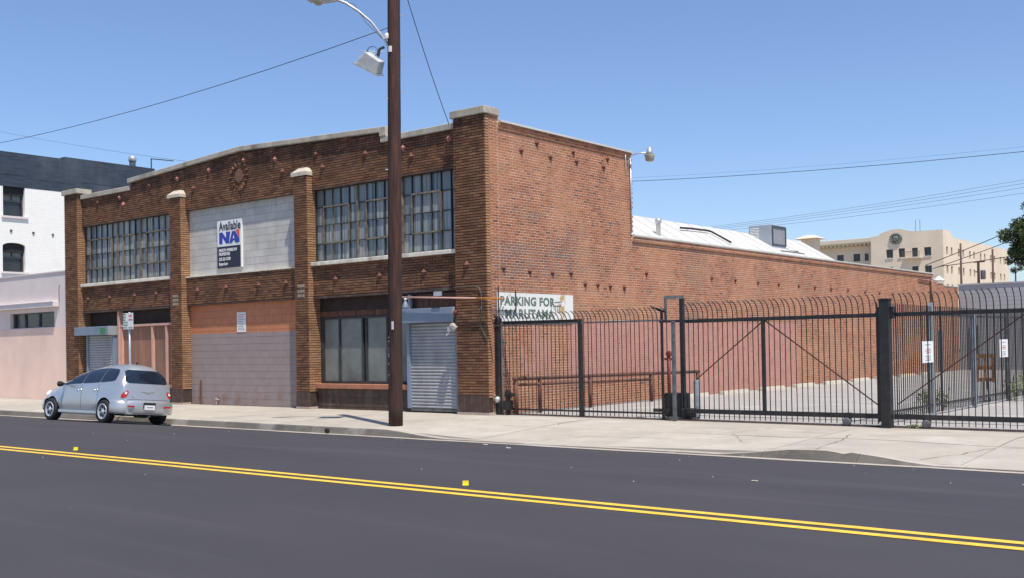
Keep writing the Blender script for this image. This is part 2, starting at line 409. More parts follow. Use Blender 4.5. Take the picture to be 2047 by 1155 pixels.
def thing(name, label, cat, group=None, loc=(0, 0, 0), rz=0):
    o = bpy.data.objects.new(name, None); COL.objects.link(o); o.location = loc; o.rotation_euler = (0, 0, rz)
    o.empty_display_size = .2
    return tag(o, label, cat, group)
def bevel(o, wd=.01, seg=2):
    b_ = o.modifiers.new('bevel', 'BEVEL'); b_.width = wd; b_.segments = seg; b_.limit_method = 'ANGLE'; return o
def text(body, size, mat, parent, loc, rot, name='lettering', xs=1.0, extr=.002, align='LEFT', bold=0.0, spacing=1.0):
    cu = bpy.data.curves.new(name, 'FONT'); cu.body = body; cu.size = size; cu.extrude = extr; cu.align_x = align
    cu.offset = bold; cu.space_character = spacing
    tmp = bpy.data.objects.new('tmp', cu); COL.objects.link(tmp)
    bpy.context.view_layer.update()
    me = bpy.data.meshes.new_from_object(tmp.evaluated_get(bpy.context.evaluated_depsgraph_get()))
    bpy.data.objects.remove(tmp); me.materials.clear(); me.materials.append(mt(mat))
    o = link(name, me, parent, loc); o.rotation_euler = rot; o.scale = (xs, 1, 1)
    return o
FR = (math.pi/2, 0, 0)                 # text facing -Y
SR = (math.pi/2, 0, math.pi/2)         # text facing +X

# ================================================================== SETTING
def road_z(y):
    return float(np.interp(y, [-16.4, -16.2, -14.5, -10.4, -7.2, -5.9, -5.0, -4.45, -4.2], [-.12, -.12, 0, .08, .045, 0, -.09, -.155, -.16]))
g = MB(); g.poly([(-1500, -1500, -.32), (1500, -1500, -.32), (1500, 1500, -.32), (-1500, 1500, -.32)])
tag(g.obj('ground', 'far_ground'), kind='structure')
g = MB(); ys = [-16.3, -15.5, -14.5, -13, -11.5, -10.4, -9, -8, -7.2, -6.5, -5.9, -5.4, -5, -4.7, -4.45, -4.24]
xs = list(np.arange(-90, 61, 1.5))
for a, b_ in zip(xs, xs[1:]):
    for c, d in zip(ys, ys[1:]):
        g.poly([(a, c, road_z(c)), (b_, c, road_z(c)), (b_, d, road_z(d)), (a, d, road_z(d))])
road = g.mesh('road', 'asphalt'); bm = bmesh.new(); bm.from_mesh(road); bmesh.ops.remove_doubles(bm, verts=bm.verts, dist=1e-4); bm.to_mesh(road); bm.free()
road.polygons.foreach_set('use_smooth', [True]*len(road.polygons))
road = tag(link('road', road), kind='structure')
# narrow concrete gutter strip left bare along the kerb
def wob(x, s): return .018*math.sin(x*1.7+s)+.012*math.sin(x*4.3+s*2)
g = MB(); xs = list(np.arange(-60, 45, .5))
for a, b_ in zip(xs, xs[1:]):
    g.poly([(a, -4.36+wob(a, 1), road_z(-4.36)+.006), (b_, -4.36+wob(b_, 1), road_z(-4.36)+.006), (b_, -4.20, -.150), (a, -4.20, -.150)])
g.obj('gutter_strip', 'concrete_gutter', road, fix=False)
# double yellow centre line
for c in (-10.70, -10.92+.0):
    g = MB(); c0, c1 = c-.052, c+.052
    for a, b_ in zip(range(-90, 60, 3), range(-87, 63, 3)):
        g.poly([(a, c0, road_z(c0)+.005), (b_, c0, road_z(c0)+.005), (b_, c1, road_z(c1)+.005), (a, c1, road_z(c1)+.005)])
    g.obj('centre_line', 'yellow_paint', road, fix=False)

def kerb_h(x):
    return float(np.interp(x, [-100, .75, 1.2, 1.75, 2.3, 8.3, 8.9, 9.4, 9.8, 10.3, 10.8, 11.2, 11.6, 100], [1, 1, .75, .3, 0, 0, .45, .9, 1, .95, .62, .25, 0, 0]))
def walk_z(x, y):
    h = kerb_h(x); s = min(1, max(0, (-y-1.2)/2.9)); s = s*s*(3-2*s) if x < 2 else s
    return -.015*min(1, max(0, -y/4))*h-(1-h)*.135*s
side_base = MB(); side_base.box(-60, 45, -4.05, .30, -.30, -.155)
walk = tag(side_base.obj('sidewalk', 'joint_dirt'), kind='structure')
SL = 2.95
nx = 0
for r_, (ya, yb) in enumerate(((-4.00, -2.03), (-2.03, -.06))):
    x0 = -60.0+1.1
    while x0 < 44:
        x1 = x0+SL; m_ = MB(); jx = .006; n1 = 10 if -2 < x0 < 13 else 2; n2 = 6 if -2 < x0 < 13 else 2
        X = np.linspace(x0+jx, x1-jx, n1+1); Y = np.linspace(ya+jx, yb-jx, n2+1)
        dz = random.uniform(-.003, .003)
        for i in range(n1):
            for j in range(n2):
                m_.poly([(X[i], Y[j], walk_z(X[i], Y[j])+dz), (X[i+1], Y[j], walk_z(X[i+1], Y[j])+dz), (X[i+1], Y[j+1], walk_z(X[i+1], Y[j+1])+dz), (X[i], Y[j+1], walk_z(X[i], Y[j+1])+dz)])
        for (pa, pb) in (((x0+jx, ya+jx), (x1-jx, ya+jx)), ((x0+jx, yb-jx), (x1-jx, yb-jx)), ((x0+jx, ya+jx), (x0+jx, yb-jx)), ((x1-jx, ya+jx), (x1-jx, yb-jx))):
            za = walk_z(*pa)+dz; zb = walk_z(*pb)+dz
            for q in range(0):
                pass
            m_.poly([(pa[0], pa[1], min(za, zb)-.12), (pb[0], pb[1], min(za, zb)-.12), (pb[0], pb[1], zb), (pa[0], pa[1], za)])
        me = m_.mesh('slab', 'concrete_walk'); bm = bmesh.new(); bm.from_mesh(me); bmesh.ops.remove_doubles(bm, verts=bm.verts, dist=1e-5); bm.to_mesh(me); bm.free()
        link('slab', me, walk)
        x0 = x1
# strip between slabs and building line
g = MB(); g.box(-60, 45, -.055, .32, -.3, -.004); g.obj('walk_edge', 'concrete_walk', walk)
# kerb stones, broken at the driveway
x0 = -60.0
while x0 < 44:
    x1 = x0+(3.0 if x0 < -9 or x0 > 14 else 1.5); m_ = MB(); n1 = 2 if x0 < -1 or x0 > 13 else 12
    X = np.linspace(x0+.004, x1-.004, n1+1)
    rows = []
    for x in X:
        top = walk_z(x, -4.1)+.002; chip = 0
        if 10.0 < x < 10.35: chip = .01+.03*random.random()
        lip = -4.215+(.16 if x > 5 else .05)*kerb_h(x)+wob(x, 3)*.25
        rows.append([(x, -4.235, -.24), (x, -4.22, -.165), (x, lip+.004, min(top-.015, -.15)+.0 if top < -.12 else top-.02-chip), (x, lip+.025, top-chip), (x, -3.992, top+.001), (x, -3.992, -.24)])
    for a, b_ in zip(rows, rows[1:]):
        for k in range(5): m_.poly([a[k], b_[k], b_[k+1], a[k+1]], 0 if k < 3 else 1)
    m_.poly(rows[0][::-1]); m_.poly(rows[-1])
    m_.obj('kerb_stone', ['concrete_broken' if x0 > 7 else 'concrete_kerb', 'concrete_walk'], walk)
    x0 = x1
g = MB(); g.lathe([(0, -4.262), (.045, -4.262), (.05, -4.235), (.045, -4.20), (0, -4.20)], (-.95, 0, -.085), 'y', 16); g.obj('kerb_drain', 'rubber', walk)
# cracks and broken joints in the paving
def crack(pts, wd, nm='crack'):
    g = MB(); P_ = []
    for (a, b_) in zip(pts, pts[1:]):
        for q in np.linspace(0, 1, 9)[:-1]:
            P_.append((a[0]+(b_[0]-a[0])*q+random.uniform(-.035, .035), a[1]+(b_[1]-a[1])*q+random.uniform(-.035, .035)))
    P_.append(pts[-1])
    for p, q in zip(P_, P_[1:]):
        d = Vector((q[0]-p[0], q[1]-p[1], 0)); 
        if d.length < 1e-4: continue
        n_ = Vector((-d.y, d.x, 0)).normalized()*wd*random.uniform(.3, 1)
        za, zb = walk_z(*p)+.0045, walk_z(*q)+.0045
        g.poly([(p[0]-n_.x, p[1]-n_.y, za), (q[0]-n_.x, q[1]-n_.y, zb), (q[0]+n_.x, q[1]+n_.y, zb), (p[0]+n_.x, p[1]+n_.y, za)])
    g.obj(nm, 'joint_dirt', walk, fix=False)
for pts in (((9.75, -3.95), (9.6, -2.6), (9.3, -1.3)), ((9.5, -1.4), (10.6, -.9), (12.4, -.6)), ((-2.5, -3.95), (-1.6, -2.5), (.9, -1.3), (2.3, -.7)), ((4.2, -3.9), (4.9, -3.0), (6.6, -2.7)),
            ((-6.2, -3.9), (-5.7, -2.4), (-5.9, -.3)), ((7.6, -.3), (7.3, -1.8), (8.1, -2.9)), ((2.9, -.2), (3.2, -1.6)), ((11.3, -3.8), (11.9, -2.2), (12.9, -1.9)), ((-10.6, -3.8), (-10.2, -1.8))):
    crack(pts, .007)
# parking lot
g = MB(); g.box(-.05, 60, .32, 37.5, -.3, -.006); lot = tag(g.obj('parking_lot', 'lot_paving'), kind='structure')
# pale track line under the gates with its bed of dirt
g = MB(); g.box(.2, 16, .36, .50, -.006, .004); g.obj('track_bed', 'joint_dirt', lot)
g = MB(); g.bar((.2, .45, .012), (16, .45, .012), .03, .02); g.obj('gate_track', 'rust_iron', lot)

# ================================================================== BRICK WAREHOUSE
WH = thing('brick_warehouse', 'brown brick warehouse with stepped parapet, steel windows and long red brick side wall', 'warehouse', loc=(0, 0, 0))
bricks = []   # (origin, U, N, u, len, z, kind, tone, h)
def cut(iv, holes):
    for h0, h1 in holes:
        out = []
        for a, b_ in iv:
            if h1 <= a or h0 >= b_: out.append((a, b_)); continue
            if h0 > a: out.append((a, h0))
            if h1 < b_: out.append((h1, b_))
        iv = out
    return iv
CO = .0677
def field(kind, O, U, N, u0, u1, z0, z1, holes=(), top=None, L=.2146, joint=.012, ph=0, header=0, pale_tone=False):
    O, U, N = Vector(O), Vector(U), Vector(N)
    k0 = int(round(z0/CO)); k1 = int(math.ceil(z1/CO))
    for k in range(k0, k1):
        za, zb = k*CO, (k+1)*CO; zc = (za+zb)/2
        if zb > z1+.02: continue
        iv = cut([(u0, u1)], [(h[0], h[1]) for h in holes if h[2] < zc < h[3]])
        Lk = L/2 if header and k % header == 2 else L
        off = (k % 2)*L/2+ph+(L/4 if header and k % header == 2 else 0)
        for a, b_ in iv:
            s = math.floor((a-off)/Lk)*Lk+off
            while s < b_-1e-6:
                p, q = max(s, a), min(s+Lk, b_)
                if q-p > .016 and (top is None or zb < top((O+U*((p+q)/2))) - .004):
                    full = abs((q-p)-L) < 1e-6
                    bricks.append((O, U, N, p+joint/2*(p > a or True), q-p-joint, za+joint/2, kind, (random.uniform(.84, 1) if pale_tone else random.random()*(.82 if kind == 'front' else 1)), full and not pale_tone))
                s += Lk
WY = .20                                 # wall plane behind the pilaster faces
PIL = [(-19.45, -18.63), (-13.05, -12.47), (-7.02, -6.47), (-1.0, 0.0)]
BAY = [(-18.63, -13.05), (-12.47, -7.02), (-6.47, -1.0)]
def coping_bottom(x):
    if -15.53 < x < -3.67: return float(np.interp(x, [-15.53, -9.6, -3.67], [7.235, 7.53, 7.26]))
    return 6.99
UX, NY = (1, 0, 0), (0, -1, 0); UY, NX = (0, 1, 0), (1, 0, 0)
for i, (a, b_) in enumerate(PIL):
    ztop = 7.19 if i in (0, 3) else 6.45
    field('front', (0, 0, 0), UX, NY, a, b_-.006, .47, ztop, ph=i*.05)
    dep = .50 if i != 3 else .15
    if i != 3: field('front', (b_, 0, 0), UY, NX, .006, dep, .47, 7.19 if i == 0 else 6.45, ph=.1, pale_tone=True)  # return bricks take the palest end of the tone range
# quoins at the corner, toothed into the side wall
for k in range(int(.47/CO), int(7.19/CO)):
    L_ = .15
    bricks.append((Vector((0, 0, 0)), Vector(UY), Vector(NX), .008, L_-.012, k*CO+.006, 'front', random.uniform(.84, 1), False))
holes_up = []
for (a, b_) in BAY:
    field('front', (0, WY, 0), UX, NY, a+.004, b_-.004, 6.05, 7.6, top=lambda p: coping_bottom(p.x))
    field('front', (0, WY, 0), UX, NY, a+.004, b_-.004, 3.10, 3.92)
for (a, b_) in (PIL[1], PIL[2]):
    field('front', (0, WY, 0), UX, NY, a, b_, 6.72, 7.6, top=lambda p: coping_bottom(p.x))
# side wall
def side_top(p):
    y = p.y
    if y < 6.45: return 6.915
    if y < 33.3: return 4.545
    if y < 34.1: return 4.40
    if y < 35.0: return 4.28
    return 4.16
SH = [(0, .20, 0, 9), (33.85, 34.75, 0, 2.05)]
field('side', (0, 0, 0), UY, NX, .15, .492, .0, 7.19, holes=[], header=0, ph=.03)
field('side', (0, 0, 0), UY, NX, .492, 37.4, .0, 6.9, holes=SH[1:], top=side_top, header=7)
# corbelled courses at the top of the side wall (proud)
field('side', (.035, 0, 0), UY, NX, .492, 6.45, 6.91, 7.05)
field('side', (.06, 0, 0), UY, NX, .492, 6.45, 6.91+CO*1.2, 7.05, ph=.05)
field('side', (.05, 0, 0), UY, NX, 6.46, 33.3, 4.53, 4.70)
# drop quoin duplicates in the first strip
def keep(bk):
    O, U, N, u, l, z, kind, tone, full = bk
    if kind == 'side' and abs(N.x-1) < .01 and u < .2 and abs(O.x) < .001:
        k = int(z/CO); return u > .148
    return True
bricks = [bk for bk in bricks if keep(bk)]
# trim so nothing overlaps the toothed quoins
def emit_bricks(lst, name, mat, parent):
    n = len(lst); V = np.zeros((n, 8, 3)); T = np.zeros(n)
    for i, (O, U, N, u, l, z, kind, tone, full) in enumerate(lst):
        h = CO-(.019 if kind == 'front' else .014); pr = (.013 if kind == 'front' else .0050)+random.uniform(-.001, .001); T[i] = tone
        p0 = O+U*u; p1 = O+U*(u+l)
        for j, (p, zz) in enumerate(((p0, z), (p1, z), (p1, z+h), (p0, z+h))):
            V[i, j] = (p.x-N.x*.012, p.y-N.y*.012, zz); V[i, j+4] = (p.x+N.x*(pr-.004), p.y+N.y*(pr-.004), zz)
    F = []
    for i in range(n):
        b0 = i*8; F += [(b0+4, b0+5, b0+6, b0+7), (b0, b0+1, b0+5, b0+4), (b0+1, b0+2, b0+6, b0+5), (b0+2, b0+3, b0+7, b0+6), (b0+3, b0, b0+4, b0+7)]
    me = bpy.data.meshes.new(name); me.from_pydata(V.reshape(-1, 3).tolist(), [], F)
    me.materials.append(mt(mat)); at = me.attributes.new('tone', 'FLOAT', 'FACE'); at.data.foreach_set('value', np.repeat(T, 5))
    me.update(); o = link(name, me, parent); o['kind'] = 'stuff'; return o
def vis(bk):
    O, U, N, u, l, z, kind, tone, full = bk
    if not full: return 0
    p = O+U*(u+l/2); d = Vector((p.x-CAM.x, p.y-CAM.y, z-CAM.z))
    if N.x > .5 and (p.y > 5 or z < 2.3): return 0
    return max(0, -d.normalized().dot(N))/d.length_squared
order = sorted(range(len(bricks)), key=lambda i: -vis(bricks[i]))
top300 = set(order[:300])
# backing walls
def wall_boxes(m_, u0, u1, z0, z1, holes, fn):
    zs = sorted({z0, z1, *[h for H in holes for h in H[2:4] if z0 < h < z1]})
    for za, zb in zip(zs, zs[1:]):
        zc = (za+zb)/2
        for a, b_ in cut([(u0, u1)], [(h[0], h[1]) for h in holes if h[2] < zc < h[3]]): fn(m_, a, b_, za, zb)
fw = MB()
for i, (a, b_) in enumerate(PIL):
    fw.box(a+.008, b_-.008, .008, .55, 0, 7.19 if i in (0, 3) else 6.45)
for (a, b_) in ((-19.40, -15.53), (-15.53, -9.6), (-9.6, -3.67), (-3.67, -.05)):
    za, zb = coping_bottom(a+.001), coping_bottom(b_-.001)
    fw.prism([(a, 6.06), (b_, 6.06), (b_, zb), (a, za)], WY+.008, .62)
for (a, b_) in BAY: fw.box(a-.005, b_+.005, WY+.008, .62, 3.10, 3.92)
front_wall = fw.obj('front_wall', 'mortar_front', WH)
sw = MB()
sw.box(-.35, -.001, .56, 6.45, 0, 7.03); sw.box(-.35, -.001, 6.45, 33.3, 0, 4.68)
sw.box(-.35, -.001, 33.3, 34.1, 0, 4.42); sw.box(-.35, -.001, 34.1, 35, 0, 4.28); sw.box(-.35, -.001, 35, 37.4, 0, 4.18)
sw.box(-.3, -.0015, .16, .56, 0, 7.18)
sw.box(-.3, .0335, .50, 6.44, 6.91, 7.05); sw.box(-.3, .0485, 6.47, 33.28, 4.54, 4.69)
side_wall = sw.obj('side_wall', 'mortar_side', WH)
fr = [bricks[i] for i in range(len(bricks)) if i not in top300 and bricks[i][6] == 'front']
sr = [bricks[i] for i in range(len(bricks)) if i not in top300 and bricks[i][6] == 'side']
emit_bricks(fr, 'brick_courses', 'brick_front', front_wall); emit_bricks(sr, 'brick_courses', 'brick_side', side_wall)
bl = .2146-.012; bh = CO-.014
bme = {}
for kind, pr in (('front', .009), ('side', .001)):
    m_ = MB(); m_.box(0, bl if kind == 'front' else bl-.002, -pr, .012, 0, bh-(.005 if kind == 'front' else 0)); bme[kind] = m_.mesh('brick_'+kind, 'brick_%s_single' % kind, fix=True)
for i in top300:
    O, U, N, u, l, z, kind, tone, full = bricks[i]
    o = link('brick', bme[kind], front_wall if kind == 'front' else side_wall)
    p = O+U*u; o.location = (p.x, p.y, z); o.rotation_euler = (0, 0, 0 if N.y < 0 else math.pi/2)

# copings
g = MB()
for (a, b_) in ((-18.60, -15.53), (-3.67, -1.02)): g.box(a, b_, .12, .64, 6.99, 7.14)
for s_, (a, b_) in enumerate(((-15.60, -9.6), (-9.6, -3.67))):
    za, zb = coping_bottom(max(a, -15.52)), coping_bottom(min(b_, -3.68))
    g.prism([(a, za), (b_, zb), (b_, zb+.14), (a, za+.14)], .10, .66)
g.box(-3.69, -3.45, .105, .655, 7.142, 7.392)
bevel(g.obj('coping', 'concrete_trim', WH), .012, 1)
g = MB(); g.box(-1.06, .05, -.06, .52, 7.19, 7.37); bevel(g.obj('pilaster_cap', 'concrete_trim', WH), .015, 2)
g = MB(); g.box(-19.55, -18.53, -.06, .52, 7.19, 7.36); bevel(g.obj('pilaster_cap', 'concrete_trim', WH), .015, 2)
for (a, b_) in (PIL[1], PIL[2]):
    g = MB(); x0, x1 = a-.05, b_+.03; y0, y1 = -.05, WY+.02
    g.box(x0, x1, y0, y1, 6.45, 6.55)
    n = len(g.v); g.v += [(x0, y0, 6.55), (x1, y0, 6.55), (x1, y1, 6.55), (x0, y1, 6.55), (x0+.17, .08, 6.68), (x1-.12, .08, 6.68), (x1-.12, y1, 6.68), (x0+.17, y1, 6.68)]
    for f in ((0, 1, 5, 4), (1, 2, 6, 5), (2, 3, 7, 6), (3, 0, 4, 7), (4, 5, 6, 7)): g.f.append(tuple(n+i for i in f)); g.mi.append(0)
    g.obj('pilaster_cap', 'concrete_cap', WH)
g = MB(); g.box(-.36, .09, .52, 6.50, 7.05, 7.10); g.obj('side_coping', 'roof_white', WH)
g = MB(); g.box(-.36, .08, 6.50, 33.34, 4.69, 4.735); g.box(-.36, .03, 33.34, 34.12, 4.42, 4.455); g.box(-.36, .03, 34.12, 35.02, 4.28, 4.315); g.box(-.36, .03, 35.02, 37.42, 4.18, 4.215)
g.obj('side_coping', 'roof_white', WH)
# bases of the pilasters: dark soldier tiles on a pale footing
for i, (a, b_) in enumerate(PIL):
    x = a
    g = MB(); g.box(a-.01, b_+.01, -.015, .3, .0, .055); g.obj('footing', 'footing', WH)
    w_ = (b_-a)/round((b_-a)/.1)
    for k in range(int(round((b_-a)/.1))):
        g = MB(); g.box(a+k*w_+.004, a+(k+1)*w_-.004, -.012, .02, .06, .465); g.obj('base_tile', 'base_tile', WH)
# ---- openings: soffits and infill
def win_upper(x0, x1, z0, z1, mulls, vent, panemat, Y=.32):
    """steel window between x0..x1 with 4 rows of panes"""
    fr_ = MB(); fr_.box(x0, x1, Y-.03, Y+.05, z0, z0+.03); fr_.box(x0, x1, Y-.03, Y+.05, z1-.03, z1); fr_.box(x0, x0+.03, Y-.03, Y+.05, z0+.03, z1-.03); fr_.box(x1-.03, x1, Y-.03, Y+.05, z0+.03, z1-.03)
    for k in mulls: pass
    win = fr_.obj('window', 'steel_frame_dark', WH)
    n = 16; dx = (x1-x0)/n; dz = (z1-z0)/4
    for k in mulls:
        m_ = MB(); m_.box(x0+k*dx-.026, x0+k*dx+.026, Y-.04, Y+.03, z0+.03, z1-.03); m_.obj('mullion', 'steel_frame', win)
    for k in range(1, n):
        if k in mulls: continue
        m_ = MB(); m_.box(x0+k*dx-.008, x0+k*dx+.008, Y-.02, Y+.015, z0+.03, z1-.03); m_.obj('muntin', 'steel_frame_dark' if random.random() < .75 else 'steel_frame', win)
    for j in range(1, 4):
        m_ = MB(); m_.box(x0+.03, x1-.03, Y-.018, Y+.013, z0+j*dz-.011, z0+j*dz+.011); m_.obj('muntin', 'steel_frame_dark', win)
    for (k0, k1) in vent:       # hopper sash frames stand proud and catch a darker line
        m_ = MB(); a, b_ = x0+k0*dx, x0+k1*dx; z_a, z_b = z0+dz, z0+3*dz
        for q in ((a, b_, z_a-.02, z_a+.02), (a, b_, z_b-.02, z_b+.02), (a-.02, a+.02, z_a+.02, z_b-.02), (b_-.02, b_+.02, z_a+.02, z_b-.02)):
            m_.box(q[0], q[1], Y-.045, Y-.021, q[2], q[3])
        m_.obj('hopper_sash', 'steel_frame', win)
    pm = MB(); pm.box(.012, dx-.012, -.003, .003, .012, dz-.012); me = pm.mesh('pane', panemat)
    me2 = me.copy(); me2.materials.clear(); me2.materials.append(mt('pane_dusty' if panemat == 'pane_clear' else 'pane_clear'))
    for k in range(n):
        for j in range(4):
            o = link('pane', me2 if random.random() < .16 else me, win); o.location = (x0+k*dx, Y+.022, z0+j*dz)
            o.rotation_euler = (random.uniform(-.006, .006), 0, random.uniform(-.008, .008))
    return win
win_upper(-18.60, -13.08, 4.03, 6.05, (6, 10), ((1, 5), (7, 9), (11, 15)), 'pane_dusty')
win_upper(-6.44, -1.03, 4.03, 6.05, (5, 10), ((1, 4), (6, 9), (11, 14)), 'pane_clear')
# steel lintels and soffits over openings
for (a, b_, ya, za, zb) in ((-18.62, -13.06, .188, 6.03, 6.058), (-6.46, -1.01, .188, 6.03, 6.058), (-12.46, -7.03, .194, 6.03, 6.058), (-18.62, -13.06, .17, 3.045, 3.098), (-6.46, -1.01, .17, 3.045, 3.098), (-12.46, -7.03, .19, 3.07, 3.098)):
    g = MB(); g.box(a, b_, ya, .62, za, zb); g.obj('lintel', 'base_tile', WH)
for (a, b_) in ((-18.62, -13.06), (-6.46, -1.01)):
    g = MB(); g.box(a, b_, WY-.10, .42, 3.925, 4.028); bevel(g.obj('sill', 'white_sill', WH), .01, 1)
g = MB(); g.box(-12.46, -7.03, WY-.04, .40, 3.88+.042, 3.955); g.obj('sill', 'white_sill', WH)
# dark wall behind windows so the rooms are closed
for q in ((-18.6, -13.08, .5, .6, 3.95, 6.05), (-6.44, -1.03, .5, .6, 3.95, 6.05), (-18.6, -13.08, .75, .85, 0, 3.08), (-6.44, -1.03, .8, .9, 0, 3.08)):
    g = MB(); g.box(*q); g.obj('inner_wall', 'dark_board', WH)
# block infill of the middle bay
def blocks(x0, x1, z0, z1, mat, joint, bw=.406, bh_=.203, Y=.335):
    p = MB(); p.box(x0, x1, Y+.006, Y+.2, z0, z1); pan = p.obj('block_infill', joint, WH)
    rows = int(round((z1-z0)/bh_)); h = (z1-z0)/rows; cache = {}
    for r_ in range(rows):
        x = x0-(bw/2 if r_ % 2 else 0)
        while x < x1-.01:
            a, b_ = max(x, x0), min(x+bw, x1); L_ = round(b_-a, 3)
            if L_ > .03:
                if L_ not in cache:
                    m_ = MB(); m_.box(.004, L_-.004, 0, .02, .004, h-.004); cache[L_] = m_.mesh('block', mat)
                o = link('block', cache[L_], pan); o.location = (a, Y+random.uniform(-.0012, .0012), z0+r_*h)
            x += bw
    return pan
blocks(-12.465, -7.025, 3.955, 6.03, 'block_white', 'block_joint')
blocks(-12.465, -7.025, .0, 3.07, 'block_painted', 'block_joint_paint')
# down pipe in the corner of the infill
g = MB(); g.tube([(-7.06, .29, 0), (-7.06, .29, 3.05)], .035, 8); g.obj('corner_pipe', 'stucco_mauve', WH)
g = MB(); g.tube([(-11.95, .30, .0), (-11.95, .30, .75)], .022, 8); g.obj('wall_pipe', 'rust_iron', WH)
g = MB(); g.tube([(-11.05, .33, .16), (-11.05, .22, .16), (-11.05, .22, .02)], .018, 6); g.box(-11.09, -11.01, .19, .25, .16, .22); g.obj('hose_tap', 'footing', WH)

# shop front of the right bay
g = MB(); g.box(-6.45, -2.83, .30, .36, .07, .555); g.box(-6.45, -2.83, .28, .4, .0, .06); sf = g.obj('bulkhead', 'base_tile', WH)
for k in range(12):
    g = MB(); a = -6.44+k*.3; g.box(a, a+.292, .285, .305, .33, .55); g.obj('base_tile', 'base_tile', sf)
    g = MB(); g.box(a, a+.292, .287, .305, .07, .32); g.obj('base_tile', 'base_tile', sf)
g = MB(); g.box(-6.46, -2.80, .20, .50, .56, .69); bevel(g.obj('shop_sill', 'orange_sill', WH), .01, 1)
Ys = .46
wf = MB(); wf.box(-6.45, -2.83, Ys-.04, Ys+.05, .70, .76); wf.box(-6.45, -2.83, Ys-.04, Ys+.05, 2.46, 2.52)
for x in (-6.45, -5.72, -4.80, -4.66, -3.86, -3.08, -2.89): wf.box(x, x+.06 if x not in (-6.45,) else x+.13, Ys-.04, Ys+.05, .76, 2.46)
sw_ = wf.obj('shop_window', 'steel_frame_dark', WH)
for a, b_ in ((-6.32, -5.72), (-5.66, -4.80), (-4.60, -3.86), (-3.80, -3.08), (-3.02, -2.89)):
    g = MB(); g.box(a, b_, Ys, Ys+.01, .76, 2.46); g.obj('pane', 'pane_store', sw_)
g = MB(); g.box(-6.45, -3.2, .42, .50, 2.53, 3.05); tr = g.obj('transom_board', 'dark_board', WH)
for k in range(9):
    g = MB(); a = -6.44+k*.36; g.box(a+.004, a+.352, .405, .42, 2.53, 2.68); g.obj('board', 'rust_board', tr)
g = MB(); g.box(-3.2, -1.01, .33, .42, 2.60, 3.05); tr = g.obj('transom_board', 'dark_board', WH)
for k in range(7):
    g = MB(); a = -2.62+k*.23; g.box(a+.004, a+.224, .31, .33, 2.62, 3.0); g.obj('board', 'rust_board', tr)
g = MB(); g.box(-2.86, -2.80, .24, .4, 2.60, 3.0); g.obj('transom_post', 'shutter_grey', WH)

def shutter(x0, x1, z0, z1, zh, hx0, hx1, Y, hy0):
    f_ = MB(); f_.box(x0, x1, Y+.001, Y+.05, z0, z1); f = f_.obj('rolling_shutter', 'shutter_metal', WH)
    for (p, q) in ((x0-.10, x0), (x1, x1+.09)):
        f_ = MB(); f_.box(p, q, Y-.08, Y+.06, z0, z1); f_.obj('guide_rail', 'shutter_blue', f)
    h = MB(); h.box(hx0, hx1, hy0, Y+.08, z1, zh); bevel(h.obj('shutter_housing', 'shutter_blue', f), .015, 2)
    h = MB(); h.box(hx1+.001, hx1+.02, hy0-.005, Y+.06, z1-.01, zh+.005); h.obj('housing_end', 'shutter_grey', f)
    n = int(round((z1-z0)/.083)); d = (z1-z0)/n
    m_ = MB(); pr = [(0, 0), (.012, .004), (.026, .018), (.032, .035), (.026, .055), (.012, .070), (0, .078)]
    k = len(pr)
    for (y, z) in pr: m_.v += [(0, -y, z*d/.083), (x1-x0, -y, z*d/.083)]
    for i in range(k-1): m_.f.append((2*i, 2*i+1, 2*i+3, 2*i+2)); m_.mi.append(0)
    m_.f.append((0, 2*k-2, 2*k-1, 1)); m_.mi.append(0)
    me = m_.mesh('slat', 'shutter_metal', fix=True)
    for i in range(n): o = link('slat', me, f); o.location = (x0, Y, z0+i*d)
    b2 = MB(); b2.box(x0-.01, x1+.01, Y-.05, Y+.02, z0-.07, z0-.005); b2.obj('bottom_bar', 'old_steel', f)
    return f
shutter(-2.72, -1.16, .10, 2.26, 2.62, -2.86, -1.08, .20, -.05)
shutter(-18.22, -16.66, .10, 2.26, 2.55, -18.72, -16.55, .20, -.10)
g = MB(); g.box(-17.05, -16.72, -.104, -.101, 2.30, 2.50); g.obj('graffiti_tag', 'sign_green', WH)
# boarded shop front of the left bay
g = MB(); g.box(-16.50, -13.06, .34, .42, .06, 2.52); bd = g.obj('boarding', 'dark_board', WH)
for a, b_ in ((-16.28, -15.40), (-15.40, -14.55), (-14.45, -13.75), (-13.65, -13.08)):
    g = MB(); g.box(a+.004, b_-.004, .325, .34, .60, 2.50); g.obj('board', 'brown_board', bd)
for a in (-16.36, -14.53, -13.73):
    g = MB(); g.box(a, a+.085, .24, .325, .62, 2.50); g.obj('batten', 'pink_batten', bd)
g = MB(); g.box(-16.5, -13.06, .23, .34, 2.505, 2.58); g.obj('batten', 'pink_batten', bd)
g = MB(); g.box(-16.5, -13.06, .2, .34, .50, .60); g.obj('batten', 'pink_batten', bd)
g = MB(); g.box(-16.46, -16.37, .20, .36, .0, 3.04); g.obj('door_post', 'pink_batten', bd)
g = MB(); g.box(-16.5, -13.06, .22, .34, .0, .49); g.obj('bulkhead', 'base_tile', WH)
g = MB(); g.box(-18.6, -13.06, .45, .55, 2.55, 3.05); g.obj('transom_board', 'dark_board', WH)

